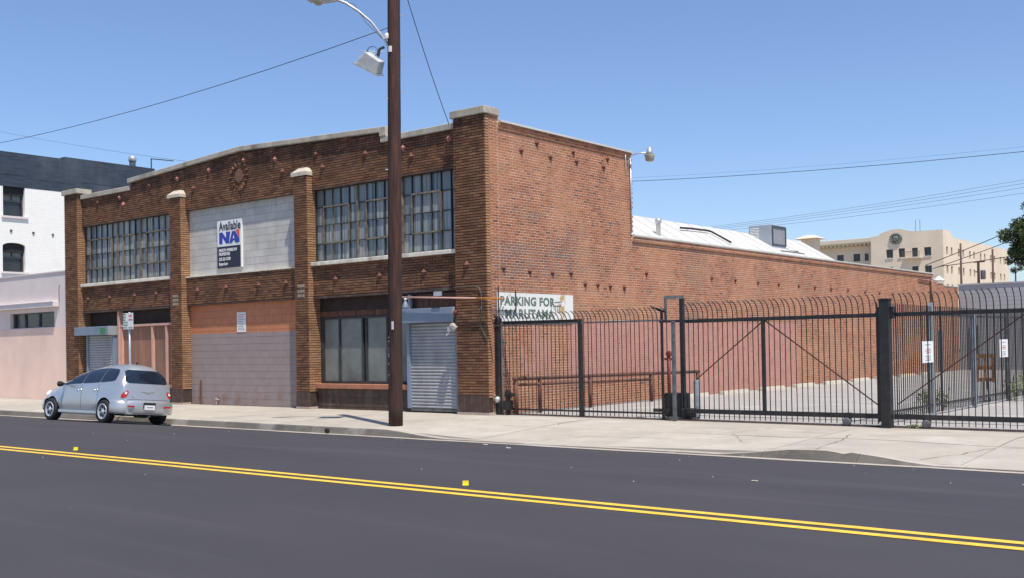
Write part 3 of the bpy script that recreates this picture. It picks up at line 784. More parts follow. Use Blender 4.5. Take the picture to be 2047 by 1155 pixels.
# anchor plates (diamond heads of tie rods)
def diamond(r, d): 
    m_ = MB(); n = 0; m_.v = [(-r, 0, 0), (0, 0, -r), (r, 0, 0), (0, 0, r), (0, -d, 0), (-r, d*.3, 0), (0, d*.3, -r), (r, d*.3, 0), (0, d*.3, r)]
    m_.f = [(0, 1, 4), (1, 2, 4), (2, 3, 4), (3, 0, 4), (0, 5, 6, 1), (1, 6, 7, 2), (2, 7, 8, 3), (3, 8, 5, 0)]; m_.mi = [0]*8; return m_
dm = diamond(.10, .07).mesh('anchor_plate', 'anchor_iron', fix=True); dp = diamond(.095, .07).mesh('anchor_plate_pink', 'anchor_pink', fix=True)
for (x, z, pk) in ((-1.31, 6.90-.12, 1), (-2.89, 6.76, 1), (-2.61, 6.50, 0), (-4.30, 6.78, 0), (-6.26, 7.02, 0), (-6.0, 6.62, 0), (-8.03, 7.10, 1), (-7.71, 6.70, 0), (-9.47, 7.25, 1), (-11.19, 7.16, 1), (-12.0, 6.68, 0), (-12.85, 7.08, 1), (-16.18, 6.82, 1), (-15.97, 6.56, 1), (-17.53, 6.78, 0), (-14.4, 7.02, 0)):
    o = link('anchor_plate', dp if pk else dm, WH); o.location = (x, WY-.02, z)
for x in (-2.23, -3.83, -5.54, -7.63, -8.88, -10.43, -11.88, -14.11, -15.36, -16.88, -18.26):
    o = link('anchor_plate', dm, WH); o.location = (x, WY-.02, 3.52)
o = link('anchor_plate', dm, WH); o.location = (-.62, -.02, 3.60)
for (y, z) in ((2.05, 6.75), (1.41, 6.48), (2.62, 6.47), (3.64, 6.73), (3.79, 6.50), (5.27, 6.75), (5.07, 6.50), (.63, 3.52), (1.67, 3.48), (2.62, 3.48), (3.44, 3.51), (7.20, 3.66), (4.08, 3.24), (4.68, 3.24), (5.29, 3.22), (6.01, 3.21), (11.15, 3.67), (12.78, 3.67), (14.45, 3.64), (16.1, 3.63), (17.81, 3.63), (19.28, 3.63), (20.83, 3.62), (22.57, 3.64), (24.45, 3.63), (26.1, 3.63), (27.8, 3.63)):
    o = link('anchor_plate', dm, WH); o.location = (.015, y, z); o.rotation_euler = (0, 0, math.pi/2); o.scale = (.8, 1, .9)
# brick medallions
for k in range(16):
    g = MB(); a = 2*math.pi*k/16; p = Vector((-9.71+.32*math.cos(a), WY-.012, 6.80+.32*math.sin(a)))
    q = Vector((-9.71+.43*math.cos(a), WY-.012, 6.80+.43*math.sin(a))); g.bar(p, q, .10, .03); g.obj('medallion_brick', 'brick_plain', WH)
g = MB(); g.lathe([(0, WY-.03), (.17, WY-.03), (.2, WY-.015), (.2, WY+.01)], (-9.71, 0, 6.80), 'y', 20); g.obj('medallion', 'brick_plain', WH)
for cx in (-12.76, -6.74):
    for i in range(3):
        for j in range(3):
            g = MB(); g.box(cx-.15+i*.105, cx-.07+i*.105, -.014, .0, 3.10+j*.125, 3.18+j*.125); g.obj('medallion_tile', 'medallion_stone', WH)
# roofs: flat front roof and curved rear roof in sheets
g = MB(); g.box(-19.3, -.35, .64, 6.4, 6.55, 6.6); g.obj('flat_roof', 'roof_flat', WH)
g = MB(); g.box(-19.45, -.35, 6.25, 6.45, 0, 6.99); g.box(-19.45, -19.2, .56, 37.4, 0, 4.6); g.box(-19.45, -.35, 37.2, 37.4, 0, 4.15); g.obj('rear_wall', 'stucco_mauve', WH)
rf = MB(); rf.box(-19.2, -.36, 31.2, 37.2, 4.0, 4.10); rbase = rf.obj('rear_roof', 'roof_flat', WH)
def barrel(x): return 4.75+.6*(-.36-x) if x > -2.0 else 5.734+.28*(1-((x+9.7)/7.7)**2)
y0 = 6.46; nsh = 17; dy = (22.7-6.46)/nsh
cols = [(-.36, -2.0), (-2.0, -9.7), (-9.7, -17.4), (-17.4, -19.2)]
for ci, (xa, xb) in enumerate(cols):
    m_ = MB(); X = np.linspace(xa, xb, 7); zf = (lambda x: barrel(x)) if ci < 3 else (lambda x: 5.734-(-17.4-x)*.5)
    for a, b_ in zip(X, X[1:]):
        m_.poly([(a, 0, zf(a)), (a, dy, zf(a)), (b_, dy, zf(b_)), (b_, 0, zf(b_))])
        m_.poly([(a, -.018, zf(a)+.016), (a, .018, zf(a)+.016), (b_, .018, zf(b_)+.016), (b_, -.018, zf(b_)+.016)])
        for s_ in (-.018, .018): m_.poly([(a, s_, zf(a)+.016), (b_, s_, zf(b_)+.016), (b_, s_, zf(b_)-.02), (a, s_, zf(a)-.02)])
    me = m_.mesh('roof_sheet', 'roof_white')
    for i in range(nsh): o = link('roof_sheet', me, rbase); o.location = (0, y0+i*dy, random.uniform(-.003, .003))
g = MB(); g.prism([(x, barrel(x)-.012) for x in (-.36, -1, -2, -5, -9.7, -14, -17.4)]+[(-19.2, 4.84), (-19.2, 3.9), (-.36, 3.9)], 22.60, 22.72); g.obj('roof_gable', 'stucco_pink', WH)
g = MB(); g.box(-19.2, -.36, 22.72, 31.3, 4.1, 4.2); g.obj('flat_roof', 'roof_flat', WH)
# side door in the brick wall far back
g = MB(); g.box(-.02, .0, 33.87, 34.73, 0, 2.03); g.obj('side_door', 'dark_door', WH)

# ------------------------------------------------ things on the warehouse
# estate sign
t0 = thing('estate_sign', 'white and navy Available NAI letting board on the pale block panel', 'sign', loc=(-10.34, .30, 4.12))
sx0, sx1 = -.60, .58
g = MB(); g.box(sx0, sx1, -.03, .03, .0, 1.44); g.obj('board', 'sign_white', t0)
g = MB(); g.box(sx0+.0, sx1-.045, -.034, -.031, .0, .66); g.obj('lower_panel', 'sign_navy', t0)
text('Available', .36, 'sign_navy', t0, (-.50, -.034, 1.15), FR, xs=.76, bold=.009, spacing=1.06)
def logo(pts, mat): 
    m_ = MB(); m_.prism(pts, -.036, -.033); m_.obj('logo', mat, t0)
lz0, lz1 = .74, 1.09
logo([(-.50, lz0), (-.50, lz1), (-.34, lz1), (-.16, lz0+.16), (-.16, lz1), (.05, lz1), (-.02, lz0), (-.16, lz0), (-.34, lz0+.2), (-.34, lz0)], 'sign_blue')
m_ = MB(); m_.prism([(.0, lz0), (.14, lz1), (.28, lz1), (.50, lz0+.10), (.50, lz0), (.30, lz0), (.27, lz0+.07), (.17, lz0+.07), (.14, lz0)], -.039, -.0365); m_.obj('logo', 'sign_blue', t0)
logo([(.30, lz1+.03), (.50, lz1+.03), (.50, lz0+.12)], 'sign_orange')
m_ = MB(); m_.prism([(.18, lz0+.13), (.25, lz0+.13), (.215, lz0+.24)], -.042, -.0395); m_.obj('logo', 'sign_white', t0)
for s_, z_ in (('NORTH AMERICAN', .50), ('PROPERTIES', .385), ('323-221-3750', .235), ('Bryan Law', .09)):
    text(s_, .125, 'sign_white', t0, (-.52, -.037, z_), FR, xs=.80, bold=.003)
# notice
t0 = thing('paper_notice', 'white printed notice on the orange painted block panel', 'notice', loc=(-9.89, .328, 2.20))
g = MB(); g.box(-.21, .21, -.006, 0, 0, .59); g.obj('sheet', 'sign_white', t0)
for k in range(10):
    g = MB(); g.box(-.17, .17-.04*(k % 3), -.008, -.0065, .06+k*.05, .078+k*.05); g.obj('print_line', 'print_grey' if k < 8 else 'sign_red', t0)
# parking wall sign
t0 = thing('wall_sign', 'worn white PARKING FOR MARUTAMA board on the brick side wall by the corner', 'sign', loc=(.02, .33, 2.24))
g = MB(); g.box(0, .02, 0, 3.13, 0, .70); g.obj('board', 'sign_worn', t0)
text('PARKING FOR', .29, 'letter_green', t0, (.022, .10, .40), SR, xs=1.10, bold=.012, spacing=1.1)
text('MARUTAMA', .31, 'letter_green', t0, (.022, .28, .08), SR, xs=1.10, bold=.012, spacing=1.1)
for (a, b_, c, d) in ((2.16, .28, 2.22, .60), (2.22, .58, 2.30, .30), (2.30, .5, 2.62, .52), (2.32, .40, 2.6, .42), (2.34, .25, 2.36, .42), (2.42, .25, 2.44, .42), (2.5, .25, 2.52, .42)):
    g = MB(); g.bar((.024, a, b_), (.024, c, d), .004, .02); g.obj('scrawl', 'letter_green', t0)
# bracket and cables in front of the sign
t0 = thing('sign_bracket', 'thin dark steel bracket frame standing off the corner in front of the worn sign', 'bracket', loc=(0, 0, 0))
g = MB(); g.bar((.06, .35, 3.05), (.06, .35, 2.35), .02); g.bar((.06, 1.02, 3.0), (.06, 1.02, 2.5), .02); g.bar((.06, .2, 2.5), (.06, 1.03, 2.5), .02); g.obj('frame', 'black_iron', t0)
g = MB()
for k in range(3):
    z_ = 2.45-.05*k; g.tube([(.03, .06+.02*k, z_+.15), (.12, .18, z_), (.10, .32+.05*k, z_+.06), (.05, .5+.06*k, z_+.25-.05*k)], .008, 5)
g.obj('cable_tangle', 'old_steel', t0)
# conduit over the door
t0 = thing('overdoor_pipe', 'long pinkish pipe running level over the grey shutter door past the corner', 'pipe')
g = MB(); g.tube([(-2.86, -.15, 2.93), (-.2, -.15, 2.79)], .022, 8); g.obj('pipe', 'pink_batten', t0, smooth=True)
g = MB(); g.tube([(-.2, -.15, 2.79), (.62, -.15, 2.745)], .024, 8); g.obj('pipe_end', 'orange_steel', t0, smooth=True)
g = MB(); g.box(-1.62, -1.36, -.13, -.10, 2.90, 3.01); g.obj('bracket', 'galvanised', t0)
t0 = thing('wall_conduit', 'thin grey conduit bending down the corner pilaster beside the fence post', 'conduit')
g = MB(); pts = [(-1.05, -.03, 3.07), (-.35, -.03, 3.07), (-.22, -.03, 3.03), (-.16, -.03, 2.93), (-.15, -.03, 2.45), (-.20, -.03, 2.3), (-.17, -.03, 2.1), (-.06, -.03, 1.9), (.0, -.03, 1.8)]
g.tube(pts, .009, 6); g.tube([(-.15, -.035, 2.6), (-.26, -.04, 2.45), (-.26, -.04, 2.25), (-.15, -.035, 2.05)], .007, 6); g.obj('conduit', 'old_steel', t0, smooth=True)
t0 = thing('door_lamp', 'small blue and white wall lamp over the left edge of the grey shutter door', 'lamp', loc=(-2.80, .18, 2.72))
g = MB(); g.lathe([(0, .22), (.035, .2), (.04, .14), (.02, .12)], (0, -.1, 0), 'z', 12); g.obj('cap', 'white_metal', t0, smooth=True)
g = MB(); g.lathe([(.03, .11), (.06, .05), (.085, -.03), (.09, -.10), (.0, -.10)], (0, -.1, 0), 'z', 12); g.obj('lamp_shade', 'shutter_blue', t0, smooth=True)
g = MB(); g.bar((0, -.1, .17), (0, .14, .17), .02); g.obj('arm', 'galvanised', t0)
t0 = thing('security_speaker', 'beige horn and camera box beside the top corner of the grey shutter door', 'security light', loc=(-.96, -.06, 2.12))
g = MB(); g.lathe([(.03, .04), (.05, -.02), (.10, -.10), (.105, -.12), (0, -.09)], (.02, -.03, 0), 'y', 14); g.obj('horn', 'concrete_cap', t0, smooth=True)
g = MB(); g.box(-.20, -.10, -.10, .0, -.10, .02); g.bar((-.15, -.05, -.1), (-.22, -.12, -.2), .03); g.obj('housing', 'galvanised', t0)
g = MB(); g.bar((-.15, -.02, .0), (.0, .02, .0), .03); g.bar((-.05, .0, 0), (-.05, .0, .25), .02); g.obj('arm', 'black_iron', t0)
g = MB(); g.lathe([(0, -.03), (.05, -.025), (.06, .0), (.05, .02), (0, .02)], (-.05, .04, .36), 'y', 14); tag(g.obj('alarm_bell', 'red_paint', t0, smooth=True))
# pipe and lamp at the end of the high side wall
t0 = thing('security_lamp', 'grey security lamp on a curved arm at the end of the high side wall', 'lamp', loc=(0, 6.30, 6.5))
g = MB(); g.tube([(.04, 0, .15), (.04, 0, .32), (.10, .02, .45), (.28, .05, .50), (.62, .12, .50)], .018, 8); g.obj('arm', 'galvanised', t0, smooth=True)
g = MB(); g.lathe([(0, .66), (.03, .66), (.035, .62), (.075, .60), (.085, .50), (.10, .44), (.02, .44)], (.66, .13, 0), 'z', 16); g.obj('housing', 'galvanised', t0, smooth=True)
g = MB(); g.lathe([(.145, .44), (.15, .42), (.14, .38), (.12, .27), (.09, .24), (0, .24)], (.66, .13, 0), 'z', 16); g.obj('lamp_shade', 'lamp_glass', t0, smooth=True)
t0 = thing('rain_pipe', 'slim grey rain pipe down the back edge of the high side wall', 'pipe')
g = MB(); g.tube([(.035, 6.41, 6.9), (.035, 6.41, 4.78)], .022, 8); g.tube([(.05, 6.12, 7.08), (.05, 6.14, 6.6), (.05, 6.2, 6.45)], .012, 6); g.obj('pipe', 'galvanised', t0, smooth=True)
# small lamp far down the side wall
t0 = thing('dish_lamp', 'small white dish lamp low on the far end of the brick side wall', 'lamp', loc=(.05, 33.0, 4.35))
g = MB(); g.lathe([(.04, .22), (.10, .16), (.26, .02), (.28, -.02), (0, .02)], (.35, 0, 0), 'z', 16); g.obj('lamp_shade', 'white_metal', t0, smooth=True)
g = MB(); g.tube([(-.03, 0, .0), (.05, 0, .2), (.35, 0, .24)], .02, 6); g.obj('arm', 'galvanised', t0)
g = MB(); g.bar((0, -1.8, 0), (0, -.1, -.05), .04); g.tube([(0, -.1, .0), (0, -.1, -2.9)], .035, 6); g.obj('drain_pipe', 'rust_iron', t0)

# roof things
t0 = thing('air_conditioner', 'pale blue evaporative cooler box with a dark open side standing on the white roof edge', 'air conditioner', loc=(-1.05, 17.85, 5.16))
g = MB(); g.box(-.92, .0, .0, 1.3, .0, .84); g.box(-.2, .08, -.05, 1.4, -.25, .0); b_ = bevel(g.obj('case', 'shutter_grey', t0), .02, 2)
for k in range(11):
    g = MB(); g.box(-.86, -.50, -.03, -.003, .10+k*.06, .135+k*.06); g.obj('louvre', 'white_metal', t0)
g = MB(); g.box(-.0, .035, .04, 1.26, .06, .11); g.box(0, .035, .04, 1.26, .72, .80); g.box(0, .035, .04, .12, .11, .72); g.box(0, .035, 1.18, 1.26, .11, .72); g.obj('opening_frame', 'dark_door', t0)
g = MB(); g.box(.0, .012, .12, 1.18, .11, .72); g.obj('pad', 'print_grey', t0)
g = MB(); g.box(-.1, .35, .1, 2.2, -.20, -.16); g.bar((.1, .2, -.14), (.2, 1.9, -.10), .05); g.obj('roof_stand', 'old_steel', t0)
t0 = thing('roof_vent', 'short galvanised vent pipe near the start of the white curved roof', 'vent pipe', loc=(-.70, 9.1, 4.92))
g = MB(); g.lathe([(.07, -.1), (.07, .40), (.10, .40), (.10, .52), (0, .56)], (0, 0, 0), 'z', 14); g.obj('pipe', 'galvanised', t0, smooth=True)
t0 = thing('roof_conduit', 'dark bent conduit lying down the slope of the white roof', 'conduit')
pts = [(-3.2, 14.9, 0), (-2.6, 15.6, 0), (-2.1, 16.2, 0), (-1.5, 16.35, 0), (-.9, 16.5, 0)]
g = MB(); g.tube([(x, y, barrel(x)+.10) for x, y, _ in [(-1.29, 11.5, 0), (-1.36, 12.3, 0), (-1.40, 13.6, 0), (-1.36, 13.75, 0), (-1.04, 13.8, 0), (-.65, 13.82, 0)]], .035, 8); g.obj('conduit', 'black_iron', t0, smooth=True)

# ================================================================== NEIGHBOURS ON THE LEFT
t0 = thing('pink_building', 'low pink stucco building with flat top and one strip window left of the warehouse', 'building')
hl = [(-23.62, -20.35, 2.62, 3.18)]
def fnp(y0, y1):
    def f(m_, a, b_, za, zb): m_.box(a, b_, y0, y1, za, zb)
    return f
g = MB(); wall_boxes(g, -34, -19.50, 2.60, 4.53, hl, fnp(.06, .36)); g.obj('upper_wall', 'stucco_mauve', t0)
g = MB(); g.box(-34, -19.50, .05, .36, 0, 2.598); g.obj('lower_wall', 'stucco_pink', t0)
g = MB(); g.box(-34, -19.48, .03, .40, 4.53, 4.57); g.obj('coping', 'white_trim', t0)
g = MB(); g.box(-34, -19.5, .36, 14, 0, 4.2); g.obj('rear_block', 'roof_flat', t0)
g = MB(); g.box(-30, -20.02, -.16, .06, 3.33, 3.52); g.box(-30, -20.02, -.19, .06, 3.50, 3.535); bevel(g.obj('shade_ledge', 'white_trim', t0), .01, 1)
f_ = MB(); f_.box(-23.62, -20.35, .2, .28, 2.62, 2.66); f_.box(-23.62, -20.35, .2, .28, 3.14, 3.18)
for x in (-23.62, -22.80, -21.75, -20.42): f_.box(x, x+.07, .18, .28, 2.66, 3.14)
wn = f_.obj('window', 'old_steel', t0)
for a, b_ in ((-23.55, -22.80), (-22.73, -21.75), (-21.68, -20.42)):
    g = MB(); g.box(a, b_, .24, .25, 2.66, 3.14); g.obj('pane', 'pane_dark', wn)
g = MB(); g.tube([(-19.85, -.02, 3.5), (-19.85, -.02, 3.95), (-19.75, -.06, 4.05)], .012, 6); g.obj('cable_stub', 'black_iron', t0)

t0 = thing('white_building', 'white brick building with arched windows and black tarred upper wall behind the pink one', 'building')
XW = -30.0
wins = [(2.91, 3.88, 7.70, 9.05), (2.87, 3.88, 5.25, 6.53)]
def fns(m_, a, b_, za, zb): m_.box(XW-.4, XW, a, b_, za, zb)
g = MB(); wall_boxes(g, -.5, 22, 0, 9.0, wins, fns); g.obj('side_wall', 'white_brick', t0)
g = MB(); g.box(XW-.4, XW+.012, -.5, 5.75, 9.003, 10.52); g.box(XW-.4, XW+.012, 5.752, 10.4, 9.003, 10.62); g.box(XW-.4, XW+.012, 10.4, 11.2, 9.003, 10.35); g.box(XW-.4, XW+.012, 11.2, 22, 9.003, 10.2); g.obj('tarred_parapet', 'roof_tar', t0)
for k in range(5):
    g = MB(); g.box(XW+.012, XW+.02, -.4+k*2.3, 1.6+k*2.3, 9.4+.12*(k % 2), 9.43+.12*(k % 2)); g.obj('flashing', 'roof_tar', t0)
g = MB(); g.box(XW-14, XW-.4, -.5, 22, 0, 9.0); g.obj('main_block', 'white_brick', t0)
g = MB(); g.box(XW-14, XW-.4, -.5, 22, 9.0, 9.1); g.obj('roof', 'roof_tar', t0)
for (a, b_, z0_, z1_) in wins:
    f_ = MB(); c = (a+b_)/2; R_ = (b_-a)/2
    arc = [(c+R_*math.cos(q), z1_-.15+.15*math.sin(q)) for q in np.linspace(0, math.pi, 9)]
    # arched head filler above the curve
    f2 = MB(); f2.prism([(b_, z1_+.001)]+[(a, z1_+.001)]+arc[::-1], XW-.35, XW+.001, 'x'); f2.obj('arch_head', 'roof_tar' if z1_ > 8 else 'white_brick', t0)
    f3 = MB(); f3.prism([(a+.0, z1_-.42), (b_, z1_-.42)]+[(p, q-.005) for p, q in arc], XW-.18, XW-.12, 'x'); f3.obj('arch_board', 'rubber', t0)
    x_ = XW-.22
    for q in ((a, a+.08, z0_, z1_), (b_-.08, b_, z0_, z1_), (a+.08, b_-.08, z0_, z0_+.07), (a+.08, b_-.08, z1_-.16, z1_), (a+.08, b_-.08, (z0_+z1_)/2-.04, (z0_+z1_)/2+.03)):
        f_.box(x_-.05, x_+.03, q[0], q[1], q[2], q[3])
    f_.box(x_-.03, x_+.01, c-.02, c+.02, (z0_+z1_)/2+.03, z1_-.16)
    wn = f_.obj('window', 'steel_frame_dark', t0)
    zc = (z0_+z1_)/2
    g = MB(); g.box(x_-.03, x_-.02, a+.08, c-.02, zc+.03, z1_-.16); g.obj('pane', 'pane_store', wn)
    g = MB(); g.box(x_-.03, x_-.02, c+.02, b_-.08, zc+.03, z1_-.16); g.obj('pane', 'pane_store', wn)
    g = MB(); g.box(x_-.045, x_-.035, a+.08, b_-.08, z0_+.07, zc-.04); g.obj('pane', 'pane_dark', wn)
    g = MB(); g.box(XW, XW+.08, a-.08, b_+.12, z0_-.09, z0_-.005); g.obj('sill', 'white_trim', t0)
for (y, z) in ((3.2, 7.0), (4.2, 6.97), (5.1, 6.95)):
    g = MB(); g.box(XW, XW+.04, y, y+.09, z, z+.10); g.obj('wall_tie', 'old_steel', t0)
t0 = thing('chimney_vent', 'round galvanised roof vent rising above the black tarred wall', 'vent pipe', loc=(-30.4, 9.45, 10.3))
g = MB(); g.lathe([(.15, -.6), (.15, .62)], (0, 0, 0), 'z', 16); g.obj('pipe', 'old_steel', t0, smooth=True)
g = MB(); g.lathe([(.15, .60), (.19, .62), (.19, .80), (.12, .88), (0, .90)], (0, 0, 0), 'z', 16); g.obj('cap', 'galvanised', t0, smooth=True)
t0 = thing('roof_rail', 'thin dark rail post with an arm at the end of the tarred wall', 'rail')
g = MB(); g.bar((-30.2, 10.35, 10.2), (-30.2, 10.35, 11.15), .04); g.bar((-30.2, 10.35, 11.13), (-30.2, 11.6, 11.18), .04); g.obj('rail', 'black_iron', t0)

# ================================================================== FAR BEIGE BUILDING
t0 = thing('beige_building', 'far beige hotel block with a curved parapet, round crest, balcony and rows of small windows', 'building')
YB = 130.0
front_w = [(-36.2, -35.25, 12.85, 14.05), (-34.48, -33.6, 12.85, 14.1), (-32.65, -31.85, 12.7, 14.05), (-31.0, -30.05, 12.82, 14.03), (-32.66, -31.8, 10.6, 11.5), (-30.95, -30.0, 10.5, 11.5), (-36.2, -35.25, 10.4, 11.6)]
par = [(-38.35, 16.0), (-37.3, 16.05), (-37.2, 16.23), (-36.3, 16.6), (-35.1, 16.85), (-34.0, 16.8), (-33.5, 16.6), (-32.8, 16.38), (-31, 16.3), (-28.45, 16.28)]
g = MB(); wall_boxes(g, -38.35, -28.45, 0, 16.0, front_w, fnp(YB, YB+.5)); g.prism([(-38.35, 15.99)]+par+[(-28.45, 15.99)], YB+.001, YB+.5); g.obj('front_wall', 'beige_wall', t0)
side_w = []
for a in (131.35, 133.37, 136.7, 138.85, 142.1, 144.15, 147.56, 149.7, 153.0, 155.05, 158.5, 160.6):
    for z in ((12.95, 14.05), (10.38, 11.45), (7.8, 8.9)): side_w.append((a, a+.78, z[0], z[1]))
def fsx(m_, a, b_, za, zb): m_.box(-28.95, -28.45, a, b_, za, zb)
g = MB(); wall_boxes(g, YB+.5, 164, 0, 15.45, side_w, fsx); g.box(-28.95, -28.45, YB+.5, 133.4, 15.45, 16.28); g.box(-28.95, -28.45, 133.4, 134.4, 15.45, 15.85); g.obj('side_wall', 'beige_wall', t0)
g = MB(); g.box(-38.3, -28.97, YB+.55, 163.5, 0, 15.2); g.box(-60, -38.4, YB+3.6, 160, 0, 15.2); g.obj('core', 'dark_door', t0)
for k, (a, b_, z0_, z1_) in enumerate(front_w):
    f_ = MB(); 
    for q in ((a, a+.06, z0_, z1_), (b_-.06, b_, z0_, z1_), (a+.06, b_-.06, z0_, z0_+.06), (a+.06, b_-.06, z1_-.06, z1_), ((a+b_)/2-.03, (a+b_)/2+.03, z0_+.06, z1_-.06)): f_.box(q[0], q[1], YB+.16, YB+.24, q[2], q[3])
    wn = f_.obj('window', 'old_steel', t0); g = MB(); g.box(a+.06, b_-.06, YB+.2, YB+.22, z0_+.06, z1_-.06); g.obj('pane', 'pane_dark', wn)
    g = MB(); g.box(a-.08, b_+.08, YB-.1, YB, z0_-.1, z0_-.002); g.obj('sill', 'white_trim', t0)
for (a, b_, z0_, z1_) in side_w:
    f_ = MB()
    for q in ((a, a+.05, z0_, z1_), (b_-.05, b_, z0_, z1_), (a+.05, b_-.05, z0_, z0_+.05), (a+.05, b_-.05, z1_-.05, z1_)): f_.box(-28.7, -28.62, q[0], q[1], q[2], q[3])
    wn = f_.obj('window', 'old_steel', t0); g = MB(); g.box(-28.67, -28.65, a+.05, b_-.05, z0_+.05, z1_-.05); g.obj('pane', 'pane_dark', wn)
# left wing set back, with bracketed cornice
wg = [(-40.73, -39.74, 12.9, 14.0), (-39.07, -38.5, 12.9, 13.95), (-43.2, -42.2, 12.9, 14.0)]
g = MB(); wall_boxes(g, -60, -38.36, 0, 15.3, [(a-1.3, b_-1.3, c, d) for a, b_, c, d in wg], fnp(YB+3, YB+3.5)); g.obj('wing_wall', 'beige_wall', t0)
for (a, b_, c, d) in wg:
    a -= 1.3; b_ -= 1.3; f_ = MB(); f_.box(a, a+.07, YB+3.1, YB+3.2, c, d); f_.box(b_-.07, b_, YB+3.1, YB+3.2, c, d); f_.box((a+b_)/2-.03, (a+b_)/2+.03, YB+3.1, YB+3.2, c, d)
    wn = f_.obj('window', 'old_steel', t0); g = MB(); g.box(a+.07, b_-.07, YB+3.14, YB+3.16, c, d); g.obj('pane', 'pane_dark', wn)
g = MB(); g.box(-60, -38.36, YB+1.4, YB+3.5, 15.3, 15.45); g.box(-60, -38.36, YB+1.2, YB+3.5, 15.45, 16.05); bevel(g.obj('cornice', 'beige_trim', t0), .03, 1)
for k in range(24):
    g = MB(); x = -38.7-k*.62; g.box(x-.13, x+.13, YB+1.7, YB+3.0, 15.05, 15.3); g.obj('bracket', 'beige_trim', t0)
g = MB()
for k in range(14):
    a = 2*math.pi*k/14; c = Vector((-34.8+.72*math.cos(a), YB-.08, 15.5+.62*math.sin(a)))
    g.lathe([(0, -.16), (.16, -.10), (.2, .05)], c, 'y', 8)
g.lathe([(0, -.25), (.3, -.22), (.42, -.1), (.45, .05)], (-34.8, YB-.05, 15.5), 'y', 14); g.obj('crest', 'crest_stone', t0)
g = MB(); g.box(-33.75, -31.2, YB-1.3, YB, 12.56, 12.72); bal = g.obj('balcony', 'beige_trim', t0)
g = MB(); g.box(-33.75, -31.2, YB-1.3, YB-1.25, 13.45, 13.5); g.obj('handrail', 'old_steel', bal)
for k in range(18):
    g = MB(); x = -33.72+k*.147; g.box(x, x+.03, YB-1.29, YB-1.26, 12.72, 13.45); g.obj('baluster', 'old_steel', bal)
for x in (-34.3+1.9, -34.3+2.5):
    g = MB(); g.bar((x, YB+1, 16), (x, YB+1, 18), .05); g.obj('roof_mast', 'old_steel', t0)
t0 = thing('rooftop_pavilion', 'small pavilion with a low hipped roof rising behind the white warehouse roof', 'roof pavilion', loc=(-39.6, 112, 0))
g = MB(); g.box(-.9, .9, -.9, .9, 8, 14.6); g.obj('walls', 'beige_wall', t0)
g = MB(); n = 0; g.v = [(-1.6, -1.6, 14.6), (1.6, -1.6, 14.6), (1.6, 1.6, 14.6), (-1.6, 1.6, 14.6), (-.4, -.4, 15.1), (.4, -.4, 15.1), (.4, .4, 15.1), (-.4, .4, 15.1)]
g.f = [(0, 1, 5, 4), (1, 2, 6, 5), (2, 3, 7, 6), (3, 0, 4, 7), (4, 5, 6, 7), (3, 2, 1, 0)]; g.mi = [0]*6; g.obj('roof', 'beige_trim', t0)

# grey block building at the end of the lot
t0 = thing('grey_building', 'low grey block wall building closing the far end of the parking lot', 'building')
g = MB(); g.box(.02, 40, 37.42, 46, 0, 4.26); g.obj('wall', 'grey_wall', t0)
g = MB(); g.box(.0, 40.1, 37.36, 46.1, 4.26, 4.34); g.obj('coping', 'grey_wall', t0)
for r_ in range(21):
    g = MB(); g.box(.03, 16, 37.405, 37.42, .203*r_+.005, .203*r_+.198); g.obj('block_course', 'grey_wall', t0)
for (a, b_, c) in ((.55, .95, 2.25), (3.2, 5.2, 2.9), (6.6, 7.6, 2.1)):
    g = MB(); g.box(a, b_, 37.33, 37.40, 0, c); g.obj('door', 'dark_door', t0)

# wheel stops along the side wall
wsm = MB(); wsm.prism([(-.09, 0), (.09, 0), (.06, .11), (-.06, .11)], 0, 1.75); wsm = wsm.mesh('wheel_stop', 'concrete_cap', fix=True)
for k, y in enumerate((8.0, 10.6, 13.3, 16.0, 18.7, 21.4, 24.1, 26.8, 29.5)):
    nm = ('nearest to the street', 'second from the street', 'third from the street', 'fourth from the street', 'in the middle of the row', 'fourth from the far end', 'third from the far end', 'second from the far end', 'farthest from the street')[k]
    o = tag(link('wheel_stop', wsm), 'pale concrete wheel stop by the brick side wall, '+nm, 'wheel stop', 'wheel stops along the side wall'); o.location = (.55, y, -.005); o.rotation_euler = (0, 0, random.uniform(-.02, .02))
# rusty guard rail
t0 = thing('guard_rail', 'rusty two-bar pipe guard rail along the foot of the brick side wall behind the fence', 'guard rail')
g = MB(); g.tube([(.5, .33, .86), (.5, 9.3, .76)], .05, 8); g.obj('top_rail', 'rust_iron', t0, smooth=True)
g = MB(); g.tube([(.5, .4, .71), (.5, 6.6, .62)], .035, 8); g.obj('lower_rail', 'rust_iron', t0, smooth=True)
for y in (.42, 1.35, 3.5, 6.55, 9.2):
    g = MB(); g.tube([(.5, y, 0), (.5, y, .84-.01*y)], .05, 8); g.obj('leg', 'rust_iron', t0, smooth=True)
t0 = thing('standpipe', 'red fire standpipe with a round valve behind the gate frame', 'standpipe', loc=(1.0, 6.7, 0))
g = MB(); g.tube([(0, 0, 0), (0, 0, 1.3)], .04, 8); g.obj('pipe', 'red_paint', t0, smooth=True)
g = MB(); g.lathe([(0, -.06), (.075, -.05), (.08, .04), (0, .06)], (0, 0, 1.34), 'y', 12); g.box(-.14, .14, -.03, .03, 1.16, 1.22); g.obj('valve', 'red_paint', t0, smooth=False)
t0 = tag(MB().lathe([(.075, 0), (.075, .76), (.05, .80), (0, .80)], (0, 0, 0), 'z', 16).obj('bollard', 'grey_bollard', None, smooth=True, loc=(4.5, 1.95, 0)), 'short grey round bollard inside the gate beside the opener boxes', 'bollard')

